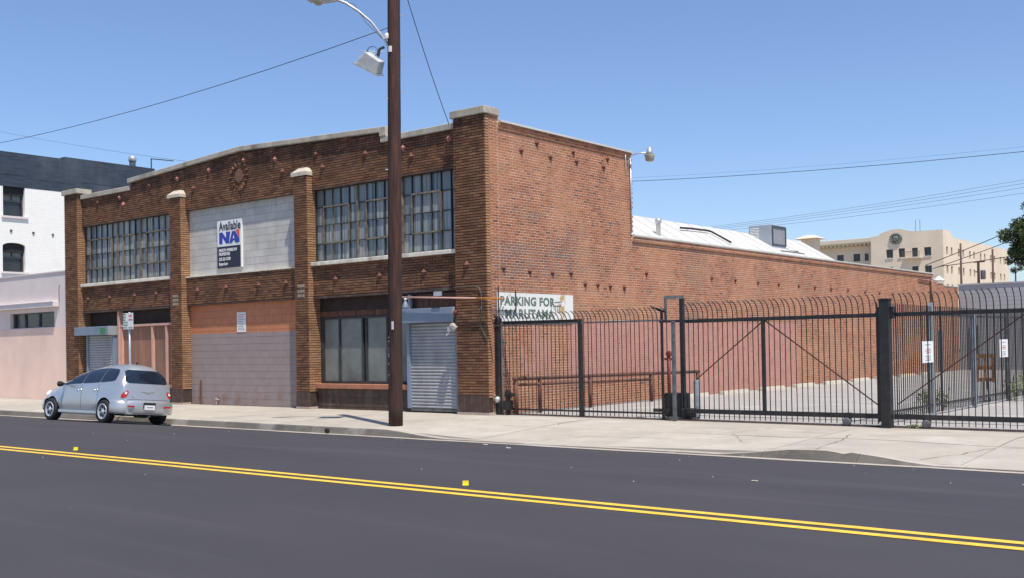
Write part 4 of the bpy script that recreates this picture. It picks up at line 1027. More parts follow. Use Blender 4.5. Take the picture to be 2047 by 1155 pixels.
# ================================================================== FENCES AND GATES
def hook_path(z0, zt, reach=.20, up=.30):
    pts = [(0, 0, z0), (0, 0, zt)]
    for q in np.linspace(.2, 1, 6):
        a = q*math.radians(86); pts.append((0, -reach*(1-math.cos(a))/(1-math.cos(math.radians(86))), zt+up*math.sin(a)/math.sin(math.radians(86))))
    return pts
def picket_mesh(z0, zt, reach, up, r=.011, mat='black_iron'):
    m_ = MB(); m_.tube(hook_path(z0, zt, reach, up), r, 4); return m_.mesh('picket', mat, fix=True)
FY = .45
# fixed panel left
t0 = thing('picket_fence', 'black steel picket fence panel with curved tips between the brick corner and the gate frame', 'fence', loc=(0, FY, 0))
pm = picket_mesh(.03, 2.16, .22, .24, .0095)
for k in range(40):
    o = link('picket', pm, t0); o.location = (.17+k*.1145, -.0, 0); o.rotation_euler = (random.uniform(-.004, .004), random.uniform(-.006, .006), random.uniform(-.12, .12))
g = MB(); g.bar((.06, -.02, 2.14), (4.66, -.02, 2.13), .03, .035); g.obj('top_rail', 'old_steel', t0)
g = MB(); g.bar((.1, .03, 2.20), (2.4, .03, 2.185), .03, .075); g.obj('stiffener', 'black_iron', t0)
g = MB(); g.bar((.1, 0, .13), (4.66, 0, .13), .04, .04); g.obj('bottom_rail', 'black_iron', t0)
g = MB(); g.box(2.33, 2.42, -.05, .04, 0, 2.19); bevel(g.obj('post', 'black_iron', t0), .006, 1)
# corner post with meter gear
t0 = thing('corner_post', 'thick black steel post against the brick corner with a grey pipe beside it', 'post', loc=(.10, .30, 0))
g = MB(); g.box(-.085, .045, -.07, .07, 0, 2.30); g.lathe([(.07, 2.30), (.05, 2.36), (0, 2.38)], (-.02, 0, 0), 'z', 12); bevel(g.obj('post', 'black_iron', t0), .01, 1)
g = MB(); g.tube([(.095, -.02, 0), (.095, -.02, 2.2)], .022, 8); g.bar((-.1, -.08, 2.13), (.12, -.08, 2.13), .02); g.obj('pipe', 'old_steel', t0)
g = MB(); g.lathe([(0, -.16), (.055, -.155), (.075, -.12), (.085, -.08), (.085, -.07)], (-.02, 0, .36), 'y', 16); g.obj('meter_dial', 'galvanised', t0, smooth=True)
g = MB(); g.tube([(-.18, -.06, .46), (-.08, -.1, .47)], .018, 6); g.tube([(-.1, -.06, .0), (-.13, -.08, .3), (-.1, -.09, .36)], .02, 6); g.obj('meter_pipe', 'concrete_cap', t0)
g = MB(); g.box(.16, .33, -.10, .08, .12, .34); g.box(.20, .27, -.05, .05, .0, .5); g.tube([(.15, 0, .46), (.42, 0, .48)], .04, 6); g.lathe([(0, -.05), (.07, -.04), (.07, .04), (0, .05)], (.26, -.02, .52), 'y', 10); g.obj('gate_motor', 'black_iron', t0)
for (a, b_) in (((.15, .0, .6), (.38, .05, .2)), ((.1, 0, .5), (.32, .05, .44)), ((.2, 0, .7), (.24, 0, .3))):
    g = MB(); g.tube([a, ((a[0]+b_[0])/2, .08, (a[2]+b_[2])/2-.1), b_], .008, 5); g.obj('cable', 'old_steel', t0)

def gate(x0, x1, label, wheelx, braces, midx, endpost=True):
    t = thing('sliding_gate', label, 'gate', 'sliding gates across the lot entrance', loc=(x0, FY, 0)); W = x1-x0
    pm = picket_mesh(.045, 2.20, .27, .27, .010)
    n = int(W/.114)
    for k in range(n):
        o = link('picket', pm, t); o.location = (.06+k*.114, 0, 0); o.rotation_euler = (random.uniform(-.003, .003), random.uniform(-.004, .004), random.uniform(-.1, .1))
    g = MB(); g.box(0, W, -.035, .035, 2.055, 2.13); g.obj('top_rail', 'black_iron', t)
    g = MB(); g.box(0, W, -.04, .04, .155, .245); g.obj('bottom_rail', 'black_iron', t)
    g = MB(); g.box(midx-x0-.03, midx-x0+.03, -.035, .035, .24, 2.056); g.obj('stile', 'black_iron', t)
    if endpost:
        g = MB(); g.box(W-.06, W, -.034, .034, .1, 2.056); g.obj('stile', 'black_iron', t)
    for (a, b_) in braces:
        g = MB(); g.bar((a[0]-x0, .04, a[1]), (b_[0]-x0, .04, b_[1]), .02, .02); g.obj('brace', 'rust_iron', t)
    for wx in wheelx:
        g = MB(); g.box(wx-x0-.055, wx-x0+.055, -.05, .05, .08, .25); g.obj('wheel_bracket', 'black_iron', t)
        g = MB(); g.lathe([(0, -.03), (.04, -.03), (.075, -.028), (.08, -.02), (.065, 0), (.08, .02), (.075, .028), (0, .03)], (wx-x0, -.055, .082), 'y', 18); g.obj('wheel', 'old_steel', t, smooth=True)
    g = MB(); g.bar((W*.02, .02, .105), (W*.98, .02, .105), .008, .008); g.obj('chain', 'old_steel', t)
    return t
gate(5.10, 9.23, 'black steel sliding gate left of the thick gate post, in front of the brick wall', (8.57,), [((6.87, 2.07), (5.30, .86)), ((6.87, 2.07), (9.15, .40))], 6.86)
gate(9.46, 14.3, 'black steel sliding gate right of the thick gate post, running out of the picture', (10.05,), [((9.5, .42), (11.75, 2.05))], 11.8)
# gate frame with opener
t0 = thing('guide_frame', 'tall dark steel guide frame holding the end of the left sliding gate', 'frame', loc=(0, 0, 0))
for (x, y, za, zb, wd, m_) in ((4.50, FY+.02, 0, 2.33, .05, 'black_iron'), (4.95, .18, 0, 2.10, .07, 'old_steel'), (4.87, .70, 0, 2.60, .09, 'black_iron'), (4.585, .50, 2.1, 2.62, .05, 'old_steel')):
    g = MB(); g.box(x-wd/2, x+wd/2, y-wd/2, y+wd/2, za, zb); bevel(g.obj('post', m_, t0), .006, 1)
g = MB(); g.bar((4.56, .50, 2.62), (4.92, .70, 2.62), .06, .07); g.obj('head_bar', 'old_steel', t0)
g = MB(); g.bar((4.55, .3, 2.1), (5.2, .3, 2.1), .05, .05); g.bar((4.3, .42, .2), (4.7, .42, .2), .08, .07); g.obj('guide_bar', 'black_iron', t0)
g = MB()
for k in range(4): g.tube([(4.22+.07*k, .46, 2.45-.02*k), (4.45+.06*k, .46, 2.33-.01*k), (4.62, .46, 2.3)], .01, 5)
g.obj('spike', 'black_iron', t0)
t0 = thing('gate_opener', 'two black gate opener boxes on the ground at the foot of the gate frame', 'gate opener', loc=(4.47, .60, 0))
g = MB(); g.box(-.02, .42, .0, .34, .06, .56); bevel(g.obj('motor_box', 'rubber', t0), .02, 2)
g = MB(); g.box(.42, .66, -.08, .18, .03, .24); bevel(g.obj('chain_box', 'rubber', t0), .02, 2)
g = MB(); g.box(-.02, .66, -.02, .3, .0, .06); g.obj('base', 'old_steel', t0)
g = MB(); g.tube([(.68, -.1, .22), (.72, -.1, .12), (.69, -.1, .02)], .014, 6); g.obj('cable', 'rubber', t0)
# thick gate post
t0 = thing('gate_post', 'thick square black steel post between the two sliding gates', 'post', loc=(9.30, .33, 0))
g = MB(); g.box(-.02, .16, -.10, .08, 0, 2.36); bevel(g.obj('post', 'black_iron', t0), .008, 1)
g = MB(); g.box(-.03, .17, -.11, .09, 2.36, 2.39); g.obj('cap', 'black_iron', t0)
g = MB(); g.box(-.08, -.02, -.02, .08, 2.02, 2.24); g.box(.16, .22, -.02, .08, 2.02, 2.24); g.obj('roller_bracket', 'black_iron', t0)

# inner fence running back into the lot
t0 = thing('inner_fence', 'dark close-set picket fence running back into the lot behind the right gate', 'fence', loc=(9.1, .6, 0))
m_ = MB(); m_.box(-.008, .008, -.008, .008, .06, 2.33); pm = m_.mesh('picket', 'black_iron')
for k in range(150):
    o = link('picket', pm, t0); o.location = (0, .05+k*.125, 0)
for z in (.2, 2.12):
    g = MB(); g.box(-.02, .02, 0, 18.9, z, z+.045); g.obj('rail', 'black_iron', t0)
for (y, h, mm) in ((3.25, 2.40, 'galvanised'), (6.3, 2.3, 'grey_bollard'), (9.3, 2.3, 'old_steel'), (12.4, 2.3, 'black_iron'), (15.5, 2.3, 'black_iron'), (18.8, 2.3, 'black_iron')):
    g = MB(); g.box(-.045, .045, y-.045, y+.045, 0, h); g.obj('post', mm, t0)
for (y, lab) in ((3.45, 'white and red warning sign wired to the inner fence by its pale post'), (9.4, 'white warning sign on the inner fence farther right behind the right gate')):
    t1 = thing('warning_sign', lab, 'sign', 'warning signs on the inner fence', loc=(9.13, y-.0, 1.13))
    g = MB(); g.box(0, .01, -.36, .40, 0, .45); g.obj('board', 'sign_white', t1)
    for k, (za, mm) in enumerate(((.37, 'print_grey'), (.28, 'sign_red'), (.24, 'sign_red'), (.20, 'sign_red'), (.13, 'print_grey'), (.09, 'print_grey'), (.05, 'print_grey'))):
        g = MB(); g.box(.011, .013, -.16+.06*(k % 2), .18, za, za+.014); g.obj('print_line', mm, t1)
# orange barricade frame
t0 = thing('orange_rack', 'small rusty orange steel rack behind the right gate fence', 'rack', loc=(8.71, 9.3, 0))
for q in ((-.24, -.17, .5, 1.2), (.17, .24, .5, 1.2), (-.03, .03, .56, 1.12)):
    g = MB(); g.box(q[0], q[1], -.02, .02, q[2], q[3]); g.obj('upright', 'orange_steel', t0)
for z in (.52, .82, 1.12):
    g = MB(); g.box(-.24, .24, -.035, -.021, z, z+.09); g.obj('bar', 'orange_steel', t0)
g = MB(); g.tube([(-.05, 0, 0), (-.05, 0, .55)], .02, 6); g.tube([(.1, 0, 0), (.02, 0, .55)], .02, 6); g.obj('leg', 'old_steel', t0)

# weeds
def leafcloud(name, centres, n, size, mat, parent=None):
    V, F, T = [], [], []
    for (c, rad, w_) in centres:
        k = int(n*w_)
        d = rng.normal(size=(k, 3)); d /= np.linalg.norm(d, axis=1)[:, None]; rr = rng.random(k)**.45
        P_ = np.array(c)+d*rr[:, None]*np.array(rad)
        clump = rng.random()
        for p in P_:
            a = rng.normal(size=3); a /= np.linalg.norm(a); b0 = np.cross(a, rng.normal(size=3)); b0 /= np.linalg.norm(b0)
            s_ = size*rng.uniform(.6, 1.3); i = len(V)
            V += [tuple(p-a*s_-b0*s_*.2), tuple(p-b0*s_*.5), tuple(p+a*s_), tuple(p+b0*s_*.5)]; F.append((i, i+1, i+2, i+3)); T.append(min(1, max(0, .5*clump+.5*rng.random())))
    me = bpy.data.meshes.new(name); me.from_pydata(V, [], F); me.materials.append(mt(mat))
    at = me.attributes.new('tone', 'FLOAT', 'FACE'); at.data.foreach_set('value', T); me.update()
    return link(name, me, parent)
for (x, y, h, lab) in ((8.72, 5.0, .55, 'tuft of green weeds at the foot of the inner fence left of the orange rack'), (9.3, 9.9, .75, 'taller tuft of green weeds at the right edge of the picture behind the fence')):
    t1 = thing('weed_tuft', lab, 'weeds', loc=(x, y, 0))
    cs = [((random.uniform(-.35, .35), random.uniform(-.6, .6), random.uniform(.15, h*.8)), (.12, .14, .14), 1) for _ in range(13)]
    leafcloud('leaves', cs, 34, .03, 'leaf_weed', t1)
    g = MB()
    for k in range(24): a = (random.uniform(-.3, .3), random.uniform(-.5, .5)); g.tube([(a[0]*.6, a[1]*.6, 0), (a[0], a[1], h*random.uniform(.5, 1.1))], .005, 4)
    g.obj('stems', 'leaf_weed', t1)

# ================================================================== UTILITY POLE
PX, PY = .265, -3.38
def pole_at(z): return Vector((PX+.017*z, PY+.0*z, z))
t0 = thing('utility_pole', 'dark red-brown wooden utility pole standing at the kerb in front of the warehouse', 'utility pole', loc=(0, 0, 0))
zz = np.linspace(-.05, 9.9, 24); g = MB(); g.tube([pole_at(z) for z in zz], [.146-.0022*z+.002*math.sin(z*5) for z in zz], 20); g.obj('shaft', 'pole_wood', t0, smooth=True)
for z, s_ in ((8.65, 1), (7.8, 1), (7.05, 1), (6.2, 1), (8.2, -1), (5.4, -1), (6.9, -1)):
    p = pole_at(z); g = MB(); d = Vector((.78, .63, 0))*s_; g.tube([p+d*.12, p+d*.19, p+d*.19+Vector((0, 0, .035))], .01, 5); g.obj('step_bolt', 'galvanised', t0)
g = MB(); p = pole_at(8.35); g.lathe([(.02, .0), (.045, .02), (.05, .08), (.03, .13), (0, .13)], (p.x-.1, p.y-.12, p.z-.2), 'z', 10); g.box(p.x-.02, p.x+.04, p.y-.16, p.y-.11, 7.86, 7.98); g.obj('insulator', 'white_metal', t0)
p = pole_at(2.12); g = MB(); q = p+Vector((.05, -.135, 0)); g.box(q.x-.025, q.x+.025, q.y-.012, q.y, 2.03, 2.20); g.obj('number_plate', 'white_metal', t0)
g = MB()
for k in range(26):
    z = random.uniform(.9, 1.95); a = random.uniform(3.4, 4.2); p = pole_at(z)+Vector((math.cos(a), math.sin(a), 0))*.142; s_ = random.uniform(.006, .016); g.box(p.x-s_, p.x+s_, p.y-.006, p.y+.01, z, z+s_*1.6)
g.obj('staples', 'galvanised', t0)
g = MB(); p0, p1 = pole_at(0), pole_at(9.8); g.tube([p0+Vector((-.13, -.075, 0)), pole_at(4)+Vector((-.125, -.07, 0)), p1+Vector((-.115, -.06, 0))], .014, 6); g.obj('ground_wire', 'dark_board', t0)
for k in range(30):
    z = random.uniform(.15, 9.0); L_ = random.uniform(.25, 1.3); a = random.uniform(-2.6, .3); p, q = pole_at(z), pole_at(z+L_); r_ = .1462-.0022*z; e = Vector((math.cos(a), math.sin(a), 0)); sd_ = Vector((-e.y, e.x, 0))
    g = MB(); w0 = random.uniform(.0015, .004); r2 = .1462-.0022*(z+L_); mid = (p+q)/2+e*(r_+r2)/2
    g.poly([p+e*r_, mid-sd_*w0, q+e*r2, mid+sd_*w0]); g.obj('split', 'rubber', t0, fix=False)
# street light
t0 = thing('street_lamp', 'grey cobra-head street lamp on a curved arm clamped high on the wooden pole', 'street lamp')
pts = [(.40, -3.36, 7.80), (.32, -3.38, 7.90), (.20, -3.51, 8.21), (.03, -3.68, 8.53), (-.17, -3.88, 8.77), (-.35, -4.06, 8.93), (-.50, -4.22, 9.0)]
g = MB(); g.tube(pts, .03, 10); g.obj('arm', 'galvanised', t0, smooth=True)
g = MB(); d = Vector((-.7, -.714, -.01)); s0 = Vector((-.46, -4.18, 9.0)); g.tube([s0+d*q for q in (0, .1, .22, .4, .56, .64)], [.05, .065, .085, .10, .08, .03], 12); ob = g.obj('lamp_head', 'galvanised', t0, smooth=True)
g = MB(); g.lathe([(0, -.13), (.05, -.125), (.095, -.09), (.115, -.04), (.115, .0)], s0+d*.40, 'z', 14); g.obj('lamp_lens', 'lamp_glass', t0, smooth=True)
g = MB(); g.tube([s0+d*.0+Vector((0, 0, -.02)), s0+Vector((.25, .25, -.10)), (-.02, -3.78, 8.50), (.25, -3.45, 8.1)], .007, 5); g.obj('lamp_cable', 'old_steel', t0)
# flood light
t0 = thing('flood_light', 'boxy grey floodlight hanging on a bracket under the curved lamp arm', 'flood light', loc=(.03, -3.70, 7.70))
FR3 = (.30, .50, .62)
g = MB(); g.prism([(-.27, -.16), (.25, -.16), (.20, .10), (-.16, .15)], -.20, .20); o = bevel(g.obj('housing', 'flood_grey', t0), .015, 2); o.rotation_euler = FR3; o.location = (.02, 0, -.02)
g = MB(); g.box(-.31, .29, -.235, .235, -.185, -.162); o = g.obj('glass_rim', 'galvanised', t0); o.rotation_euler = FR3; o.location = (.02, 0, -.02)
g = MB(); g.tube([(-.24, -.1, .02), (-.26, -.1, .24), (-.05, 0, .22), (.12, .12, .20), (.24, .2, .20)], .012, 6); g.obj('bracket', 'galvanised', t0)
g = MB(); g.tube([(.02+.1*math.cos(a), .02+.06*math.cos(a), .20+.11*math.sin(a)) for a in np.linspace(0, 6.2, 14)], .008, 5); g.tube([(.1, .1, .1), (.13, .13, .26), (.2, .2, .3)], .03, 6); g.obj('cable_loop', 'black_iron', t0)

def wire(name_label, a, b_, sag, r, n=18, mat='black_iron', cat='wire', group=None, name='overhead_wire'):
    a, b_ = Vector(a), Vector(b_); g = MB()
    g.tube([a.lerp(b_, q)-Vector((0, 0, sag*4*q*(1-q))) for q in np.linspace(0, 1, n)], r, 5); o = g.obj(name, mat, None, smooth=True)
    return tag(o, name_label, cat, group)
wire('twisted service cable from the wooden pole sloping down to the left out of the picture', (.30, -3.42, 8.42), (-34.0, -3.0, 9.75), .75, .0085)
wire('thin service wire dropping from the wooden pole to the warehouse parapet', (.72, -3.3, 9.0), (-1.25, .15, 7.10), .08, .009)
wire('faint thin wire low in the sky at the left above the dark roof', (-56, 10, 17.2), (-24, 10, 10.0), .25, .006)
g1 = 'faint high wires in the sky at the right'
wire('upper of two faint wires crossing the sky right of the security lamp', (-40, 60, 16.6), (8, 60, 14.6), .5, .006, group=g1)
wire('lower of two faint wires crossing the sky right of the security lamp', (-40, 60, 16.3), (8, 60, 14.25), .5, .022, group=g1)
g1 = 'bundle of wires above the beige building'
for k, (za, zb, nm) in enumerate(((11.17, 12.9, 'topmost'), (11.05, 12.62, 'second from the top'), (10.93, 12.3, 'second from the bottom'), (10.75, 11.86, 'lowest'))):
    wire('%s wire of the bundle rising to the right above the beige building' % nm, (-26, 60, za), (4, 60, zb), .25, .010, group=g1)
g1 = 'wires in front of the beige building'
wire('steeper dark wire crossing the beige building towards the tree', (-18.2, 90, 8.9), (-6, 90, 13.3), .1, .04, group=g1)
wire('lower sloping wire crossing the beige building into the tree', (-17.5, 90, 8.5), (-6, 90, 12.2), .1, .035, group=g1)
wire('nearly level dark wire between the far poles', (-17.0, 90, 8.68), (-6, 90, 9.75), .08, .04, group=g1)
for k, (x, h, lab) in enumerate(((-14.8, 10.84, 'bare brown far pole in front of the beige building, left one of three'), (-11.85, 10.1, 'bare brown far pole at the right end of the beige building'))):
    tag(MB().tube([(0, 0, 0), (0, 0, h)], [.13, .09], 8).obj('far_pole', 'pole_far', None, smooth=True, loc=(x, 90, 0)), lab, 'utility pole')
t0 = thing('transformer_pole', 'short far utility pole with crossarm and grey transformer in front of the beige building', 'utility pole', loc=(-13.18, 90, 0))
g = MB(); g.tube([(0, 0, 0), (0, 0, 9.0)], [.15, .12], 8); g.obj('shaft', 'pole_far', t0)
g = MB(); g.box(-.45, .6, -.06, .06, 8.85, 8.97); g.box(-.3, .1, -.06, .06, 7.9, 8.0); g.obj('crossarm', 'pole_far', t0)
g = MB(); g.lathe([(0, 7.2), (.22, 7.2), (.24, 7.3), (.24, 8.0), (.18, 8.1), (0, 8.1)], (.42, 0, 0), 'z', 12); g.obj('transformer', 'old_steel', t0)

# tree at the right edge
t0 = thing('dark_tree', 'dark green leafy tree cut off by the right edge above the grey wall', 'tree', loc=(-2.75, 70, 0))
g = MB(); g.tube([(0, 0, 0), (.1, 0, 3), (-.1, 0, 6), (.2, 0, 9)], [.35, .28, .22, .1], 10); g.obj('trunk', 'bark', t0, smooth=True)
g = MB()
for k in range(14):
    a = random.uniform(0, 6.3); z = random.uniform(4.5, 8); L_ = random.uniform(1.5, 3); g.tube([(0, 0, z), (L_*.5*math.cos(a), L_*.5*math.sin(a), z+.8), (L_*math.cos(a), L_*math.sin(a), z+1.3)], [.09, .06, .03], 6)
g.obj('limbs', 'bark', t0, smooth=True)
cs = []
for k in range(210):
    d = rng.normal(size=3); d /= np.linalg.norm(d); rr = rng.random()**.4
    c = np.array((0, 0, 9.15))+d*rr*np.array((3.2, 3.2, 2.8))*rng.uniform(.82, 1.04)
    if c[2] < 6.6: c[2] = 6.6+rng.random()*.6
    s_ = rng.uniform(.35, .75); cs.append((tuple(c), (s_, s_, s_*.8), s_))
leafcloud('crown', cs, 420, .10, 'leaf_tree', t0)
t0 = thing('dry_tree', 'small thin brownish tree just left of the dark tree before the beige building', 'tree', loc=(-6.0, 74, 0))
g = MB(); g.tube([(0, 0, 0), (0, 0, 7)], [.12, .05], 8); g.obj('trunk', 'bark', t0)
cs = [((rng.uniform(-.5, .6), rng.uniform(-.6, .6), rng.uniform(6.8, 9.0)), (.28, .28, .25), 1) for _ in range(14)]
leafcloud('crown', cs, 110, .06, 'leaf_tree', t0)

# ================================================================== PARKING SIGN
t0 = thing('parking_sign', 'white two-panel parking sign on a grey post at the kerb behind the silver car', 'street sign', loc=(-9.42, -3.65, 0))
g = MB(); g.tube([(0, 0, 0), (0, 0, 2.72)], .03, 10); g.obj('post', 'galvanised', t0, smooth=True)
# facing the street towards the camera side
for k, x in enumerate((-.235, .005)):
    g = MB(); g.box(x, x+.23, -.045, -.035, 2.27, 2.70); g.obj('panel', 'sign_white', t0)
text('P', .20, 'sign_green', t0, (-.21, -.048, 2.52), FR, bold=.004, extr=.001)
g = MB(); g.box(-.225, -.12, -.0475, -.0455, 2.50, 2.69); g.obj('time_block', 'sign_green', t0)
text('2', .17, 'sign_white', t0, (-.21, -.050, 2.53), FR, bold=.003, extr=.001)
text('HOUR', .075, 'sign_green', t0, (-.22, -.047, 2.43), FR, extr=.001, bold=.001)
text('PARKING', .06, 'sign_green', t0, (-.225, -.047, 2.36), FR, extr=.001, xs=.85, bold=.001)
text('NO', .10, 'sign_red', t0, (.04, -.047, 2.59), FR, extr=.001, bold=.002)
text('PARKING', .06, 'sign_red', t0, (.015, -.047, 2.50), FR, extr=.001, xs=.85, bold=.001)
for (x0_, x1_) in ((-.20, -.04), (.04, .20)):
    g = MB(); g.bar((x0_, -.047, 2.315), (x1_, -.047, 2.315), .004, .018); g.prism([(x0_-.02, 2.315), (x0_+.02, 2.34), (x0_+.02, 2.29)], -.049, -.046); g.prism([(x1_+.02, 2.315), (x1_-.02, 2.34), (x1_-.02, 2.29)], -.049, -.046); g.obj('arrow', 'print_grey', t0)

# ================================================================== ROAD MARKER TABS AND LITTER
for (x, y, lab) in ((8.40, -10.40, 'yellow plastic road marker tab beside the centre line near the middle of the picture'), (.04, -10.42, 'yellow plastic road marker tab beside the centre line at the left')):
    t1 = thing('marker_tab', lab, 'road marker', 'marker tabs along the centre line', loc=(x, y, road_z(y)+.004), rz=math.radians(40))
    g = MB(); g.box(-.034, .034, -.004, .004, 0, .05); g.obj('tab', 'yellow_tab', t1)
    g = MB(); g.box(-.034, .034, -.04, .0, 0, .006); g.obj('foot', 'yellow_tab', t1)
g = MB()
for k in range(60):
    x = random.uniform(-14, 18); y = -4.6-abs(random.gauss(0, 1))*3.8
    if y < -15.5: continue
    s_ = random.choice((.004, .005, .007, .009)); a = random.uniform(0, 3.1); z = road_z(y)+.003
    p, q = Vector((x, y, z+s_*.3)), Vector((x+s_*math.cos(a)*1.6, y+s_*math.sin(a)*1.6, z+s_*.3)); g.bar(p, q, s_, s_*.6)
tag(g.obj('road_grit', 'paper'), 'small pale bits of grit scattered on the dark asphalt', 'grit', kind='stuff')
for (x, y, s_, lab, mm) in ((4.75, -5.75, .05, 'flattened white scrap on the asphalt right of the utility pole, nearer the kerb', 'paper'), (5.65, -6.25, .05, 'flattened white scrap on the asphalt right of the utility pole, farther from the kerb', 'paper'), (10.9, -8.3, .045, 'thin pale leaf lying on the asphalt in front of the right gate', 'concrete_cap'), (10.65, -14.39, .035, 'dark curled leaf on the asphalt near the bottom edge', 'rubber')):
    g = MB(); n = 8; z = road_z(y)+.006
    g.prism([(x+s_*(1+.3*math.sin(3*q))*math.cos(q), y+s_*.55*(1+.3*math.cos(2*q))*math.sin(q)) for q in np.linspace(0, 5.5, n)], z, z+.006, 'z')
    tag(g.obj('scrap', mm), lab, 'litter')
t1 = tag(leafcloud('track_weeds', [((9.75+.05*k, .40, .03), (.1, .06, .04), 1) for k in range(4)], 40, .02, 'leaf_weed'), 'low dry weeds by the gate track right of the thick post', 'weeds')

# ================================================================== SILVER CAR
def build_car():
    root = thing('parked_car', 'silver retro-styled hatchback parked at the kerb facing away to the left', 'car')
    XT = [-2.16, -2.13, -2.09, -2.05, -2.01, -1.95, -1.86, -1.75, -1.62, -1.4, -1.1, -.8, -.4, 0, .3, .55, .8, 1.0, 1.15, 1.4, 1.7, 1.95, 2.08, 2.15]
    ZT = [.56, .62, .78, .98, 1.12, 1.25, 1.40, 1.50, 1.56, 1.60, 1.61, 1.60, 1.565, 1.50, 1.42, 1.31, 1.18, 1.08, 1.045, 1.0, .92, .80, .70, .58]
    def ztop(x): return float(np.interp(x, XT, ZT))
    WX = (-1.308, 1.308)
    def zbot(x):
        z = .21
        for w_ in WX:
            d = abs(x-w_)
            if d < .375: z = max(z, .31+math.sqrt(.375**2-d*d))
        if x < -1.7: z = max(z, .27+.0*(x))
        return z
    def plan(x):
        if x < -1.6: return 1-.20*((-1.6-x)/.56)**2.4
        if x > .9: return 1-.26*((x-.9)/1.25)**1.8
        return 1
    def fl(x, z):
        s = 0
        for w_ in WX: s += .095*math.exp(-((x-w_)/.42)**2)*math.exp(-((z-.50)/.26)**2)
        return s
    def section(x):
        zt, zb = ztop(x), zbot(x); belt = min(1.02, zt-.10); belt = max(belt, zb+.02)
        pts = []
        W = .755*plan(x)
        if x > 1.1: W *= 1
        for q in np.linspace(0, 1, 9):
            z = zb+(belt-zb)*q; y = W*(1-.10*max(0, (.55-z)/.4)**2)+fl(x, z)*plan(x); y -= .02*max(0, z-.7)/.28
            if x > .95: y -= .20*min(1, (x-.95)/.5)*max(0, min(1, (z-.72)/.25))**1.5
            pts.append((y, z))
        yb = pts[-1][0]; H = zt-belt
        for h in (.12, .28, .45, .62, .78, .88, .95, .985, 1.0):
            p = 4.0 if H > .3 else 2.6
            y = (yb-.25*h*min(1, H/.55))*(max(0, 1-h**p))**(1/2.6 if H > .3 else .5)
            pts.append((y, belt+H*h))
        return pts
    xs_ = sorted(set(list(np.linspace(-2.16, -1.6, 18))+list(np.linspace(-1.6, 2.15, 90))))
    V, F = [], []; n = None
    for x in xs_:
        s_ = section(x); ring = [(x, y, z) for y, z in s_]+[(x, -y, z) for y, z in reversed(s_[:-1])]
        n = len(ring); V += ring
    for i in range(len(xs_)-1):
        for k in range(n-1):
            a = i*n+k; F.append((a, a+1, a+n+1, a+n))
    F.append(tuple(range(n))); F.append(tuple((len(xs_)-1)*n+k for k in reversed(range(n))))
    me = bpy.data.meshes.new('body'); me.from_pydata(V, [], F); me.materials.append(mt('car_paint'))
    bm = bmesh.new(); bm.from_mesh(me); bmesh.ops.remove_doubles(bm, verts=bm.verts, dist=1e-4); bmesh.ops.recalc_face_normals(bm, faces=bm.faces); bm.to_mesh(me); bm.free()
    me.polygons.foreach_set('use_smooth', [len(p.vertices) < 10 for p in me.polygons]); body = link('body', me, root)
    bvh = BVHTree.FromPolygons([v.co.copy() for v in me.vertices], [tuple(p.vertices) for p in me.polygons])
    def patch(name, outline, mode, mat, off=.006, nx_=22, nz_=14, parent=root):
        zmin = min(p[1] for p in outline); zmax = max(p[1] for p in outline); V, F, ok = [], [], []
        for j in range(nz_+1):
            z = zmin+(zmax-zmin)*(.002+.996*j/nz_); xs2 = []
            for a, b_ in zip(outline, outline[1:]+outline[:1]):
                if (a[1]-z)*(b_[1]-z) < 0 or a[1] == z: 
                    if b_[1] != a[1]: xs2.append(a[0]+(b_[0]-a[0])*(z-a[1])/(b_[1]-a[1]))
            lo, hi = min(xs2), max(xs2)
            for i in range(nx_+1):
                u = lo+(hi-lo)*i/nx_
                if mode == 'left': o_, d = Vector((u, 3, z)), Vector((0, -1, 0))
                elif mode == 'right': o_, d = Vector((u, -3, z)), Vector((0, 1, 0))
                elif mode == 'rear': o_, d = Vector((-5, u, z)), Vector((1, 0, 0))
                else: o_, d = Vector((5, u, z)), Vector((-1, 0, 0))
                hit, nn, _, _ = bvh.ray_cast(o_, d)
                if hit is None: hit, nn = o_+d*(2.3 if mode in ('left', 'right') else 3), -d
                if nn.dot(d) > 0: nn = -nn
                V.append(tuple(hit+nn*off))
        for j in range(nz_):
            for i in range(nx_): a = j*(nx_+1)+i; F.append((a, a+1, a+nx_+2, a+nx_+1))
        m2 = bpy.data.meshes.new(name); m2.from_pydata(V, [], F); m2.materials.append(mt(mat)); m2.polygons.foreach_set('use_smooth', [True]*len(F)); m2.update()
        return link(name, m2, parent)
    for sd in ('left', 'right'):
        patch('side_window', [(-1.57, 1.16), (-1.52, 1.12), (-.92, 1.085), (-.92, 1.475), (-1.36, 1.455), (-1.48, 1.40), (-1.55, 1.30)], sd, 'car_glass')
        patch('side_window', [(-.89, 1.083), (-.10, 1.05), (-.10, 1.435), (-.89, 1.475)], sd, 'car_glass')
        patch('side_window', [(-.07, 1.048), (.74, 1.015), (.62, 1.13), (.40, 1.28), (.15, 1.37), (-.07, 1.43)], sd, 'car_glass')
        # door seams
        for x in (-.905, -.085, .82):
            patch('door_seam', [(x-.005, .30), (x+.005, .30), (x+.005, 1.03), (x-.005, 1.03)], sd, 'rubber', .003, 1, 10)
        s_ = 1 if sd == 'left' else -1
        g = MB(); g.box(-1.0+.07, .93, s_*.775, s_*.80, .255, .33); g.obj('sill_strip', 'car_paint', root)
        for x in (-.80, .02):
            hit = bvh.ray_cast(Vector((x, s_*3, .87)), Vector((0, -s_, 0)))[0]
            for dx in (-.07, .07):
                g = MB(); g.lathe([(0, -.03), (.03, -.02), (.035, .0), (0, .03)], (x+dx, hit.y, .87+(.012 if dx < 0 else 0)), 'y', 10); g.obj('door_handle', 'chrome', root, smooth=True)
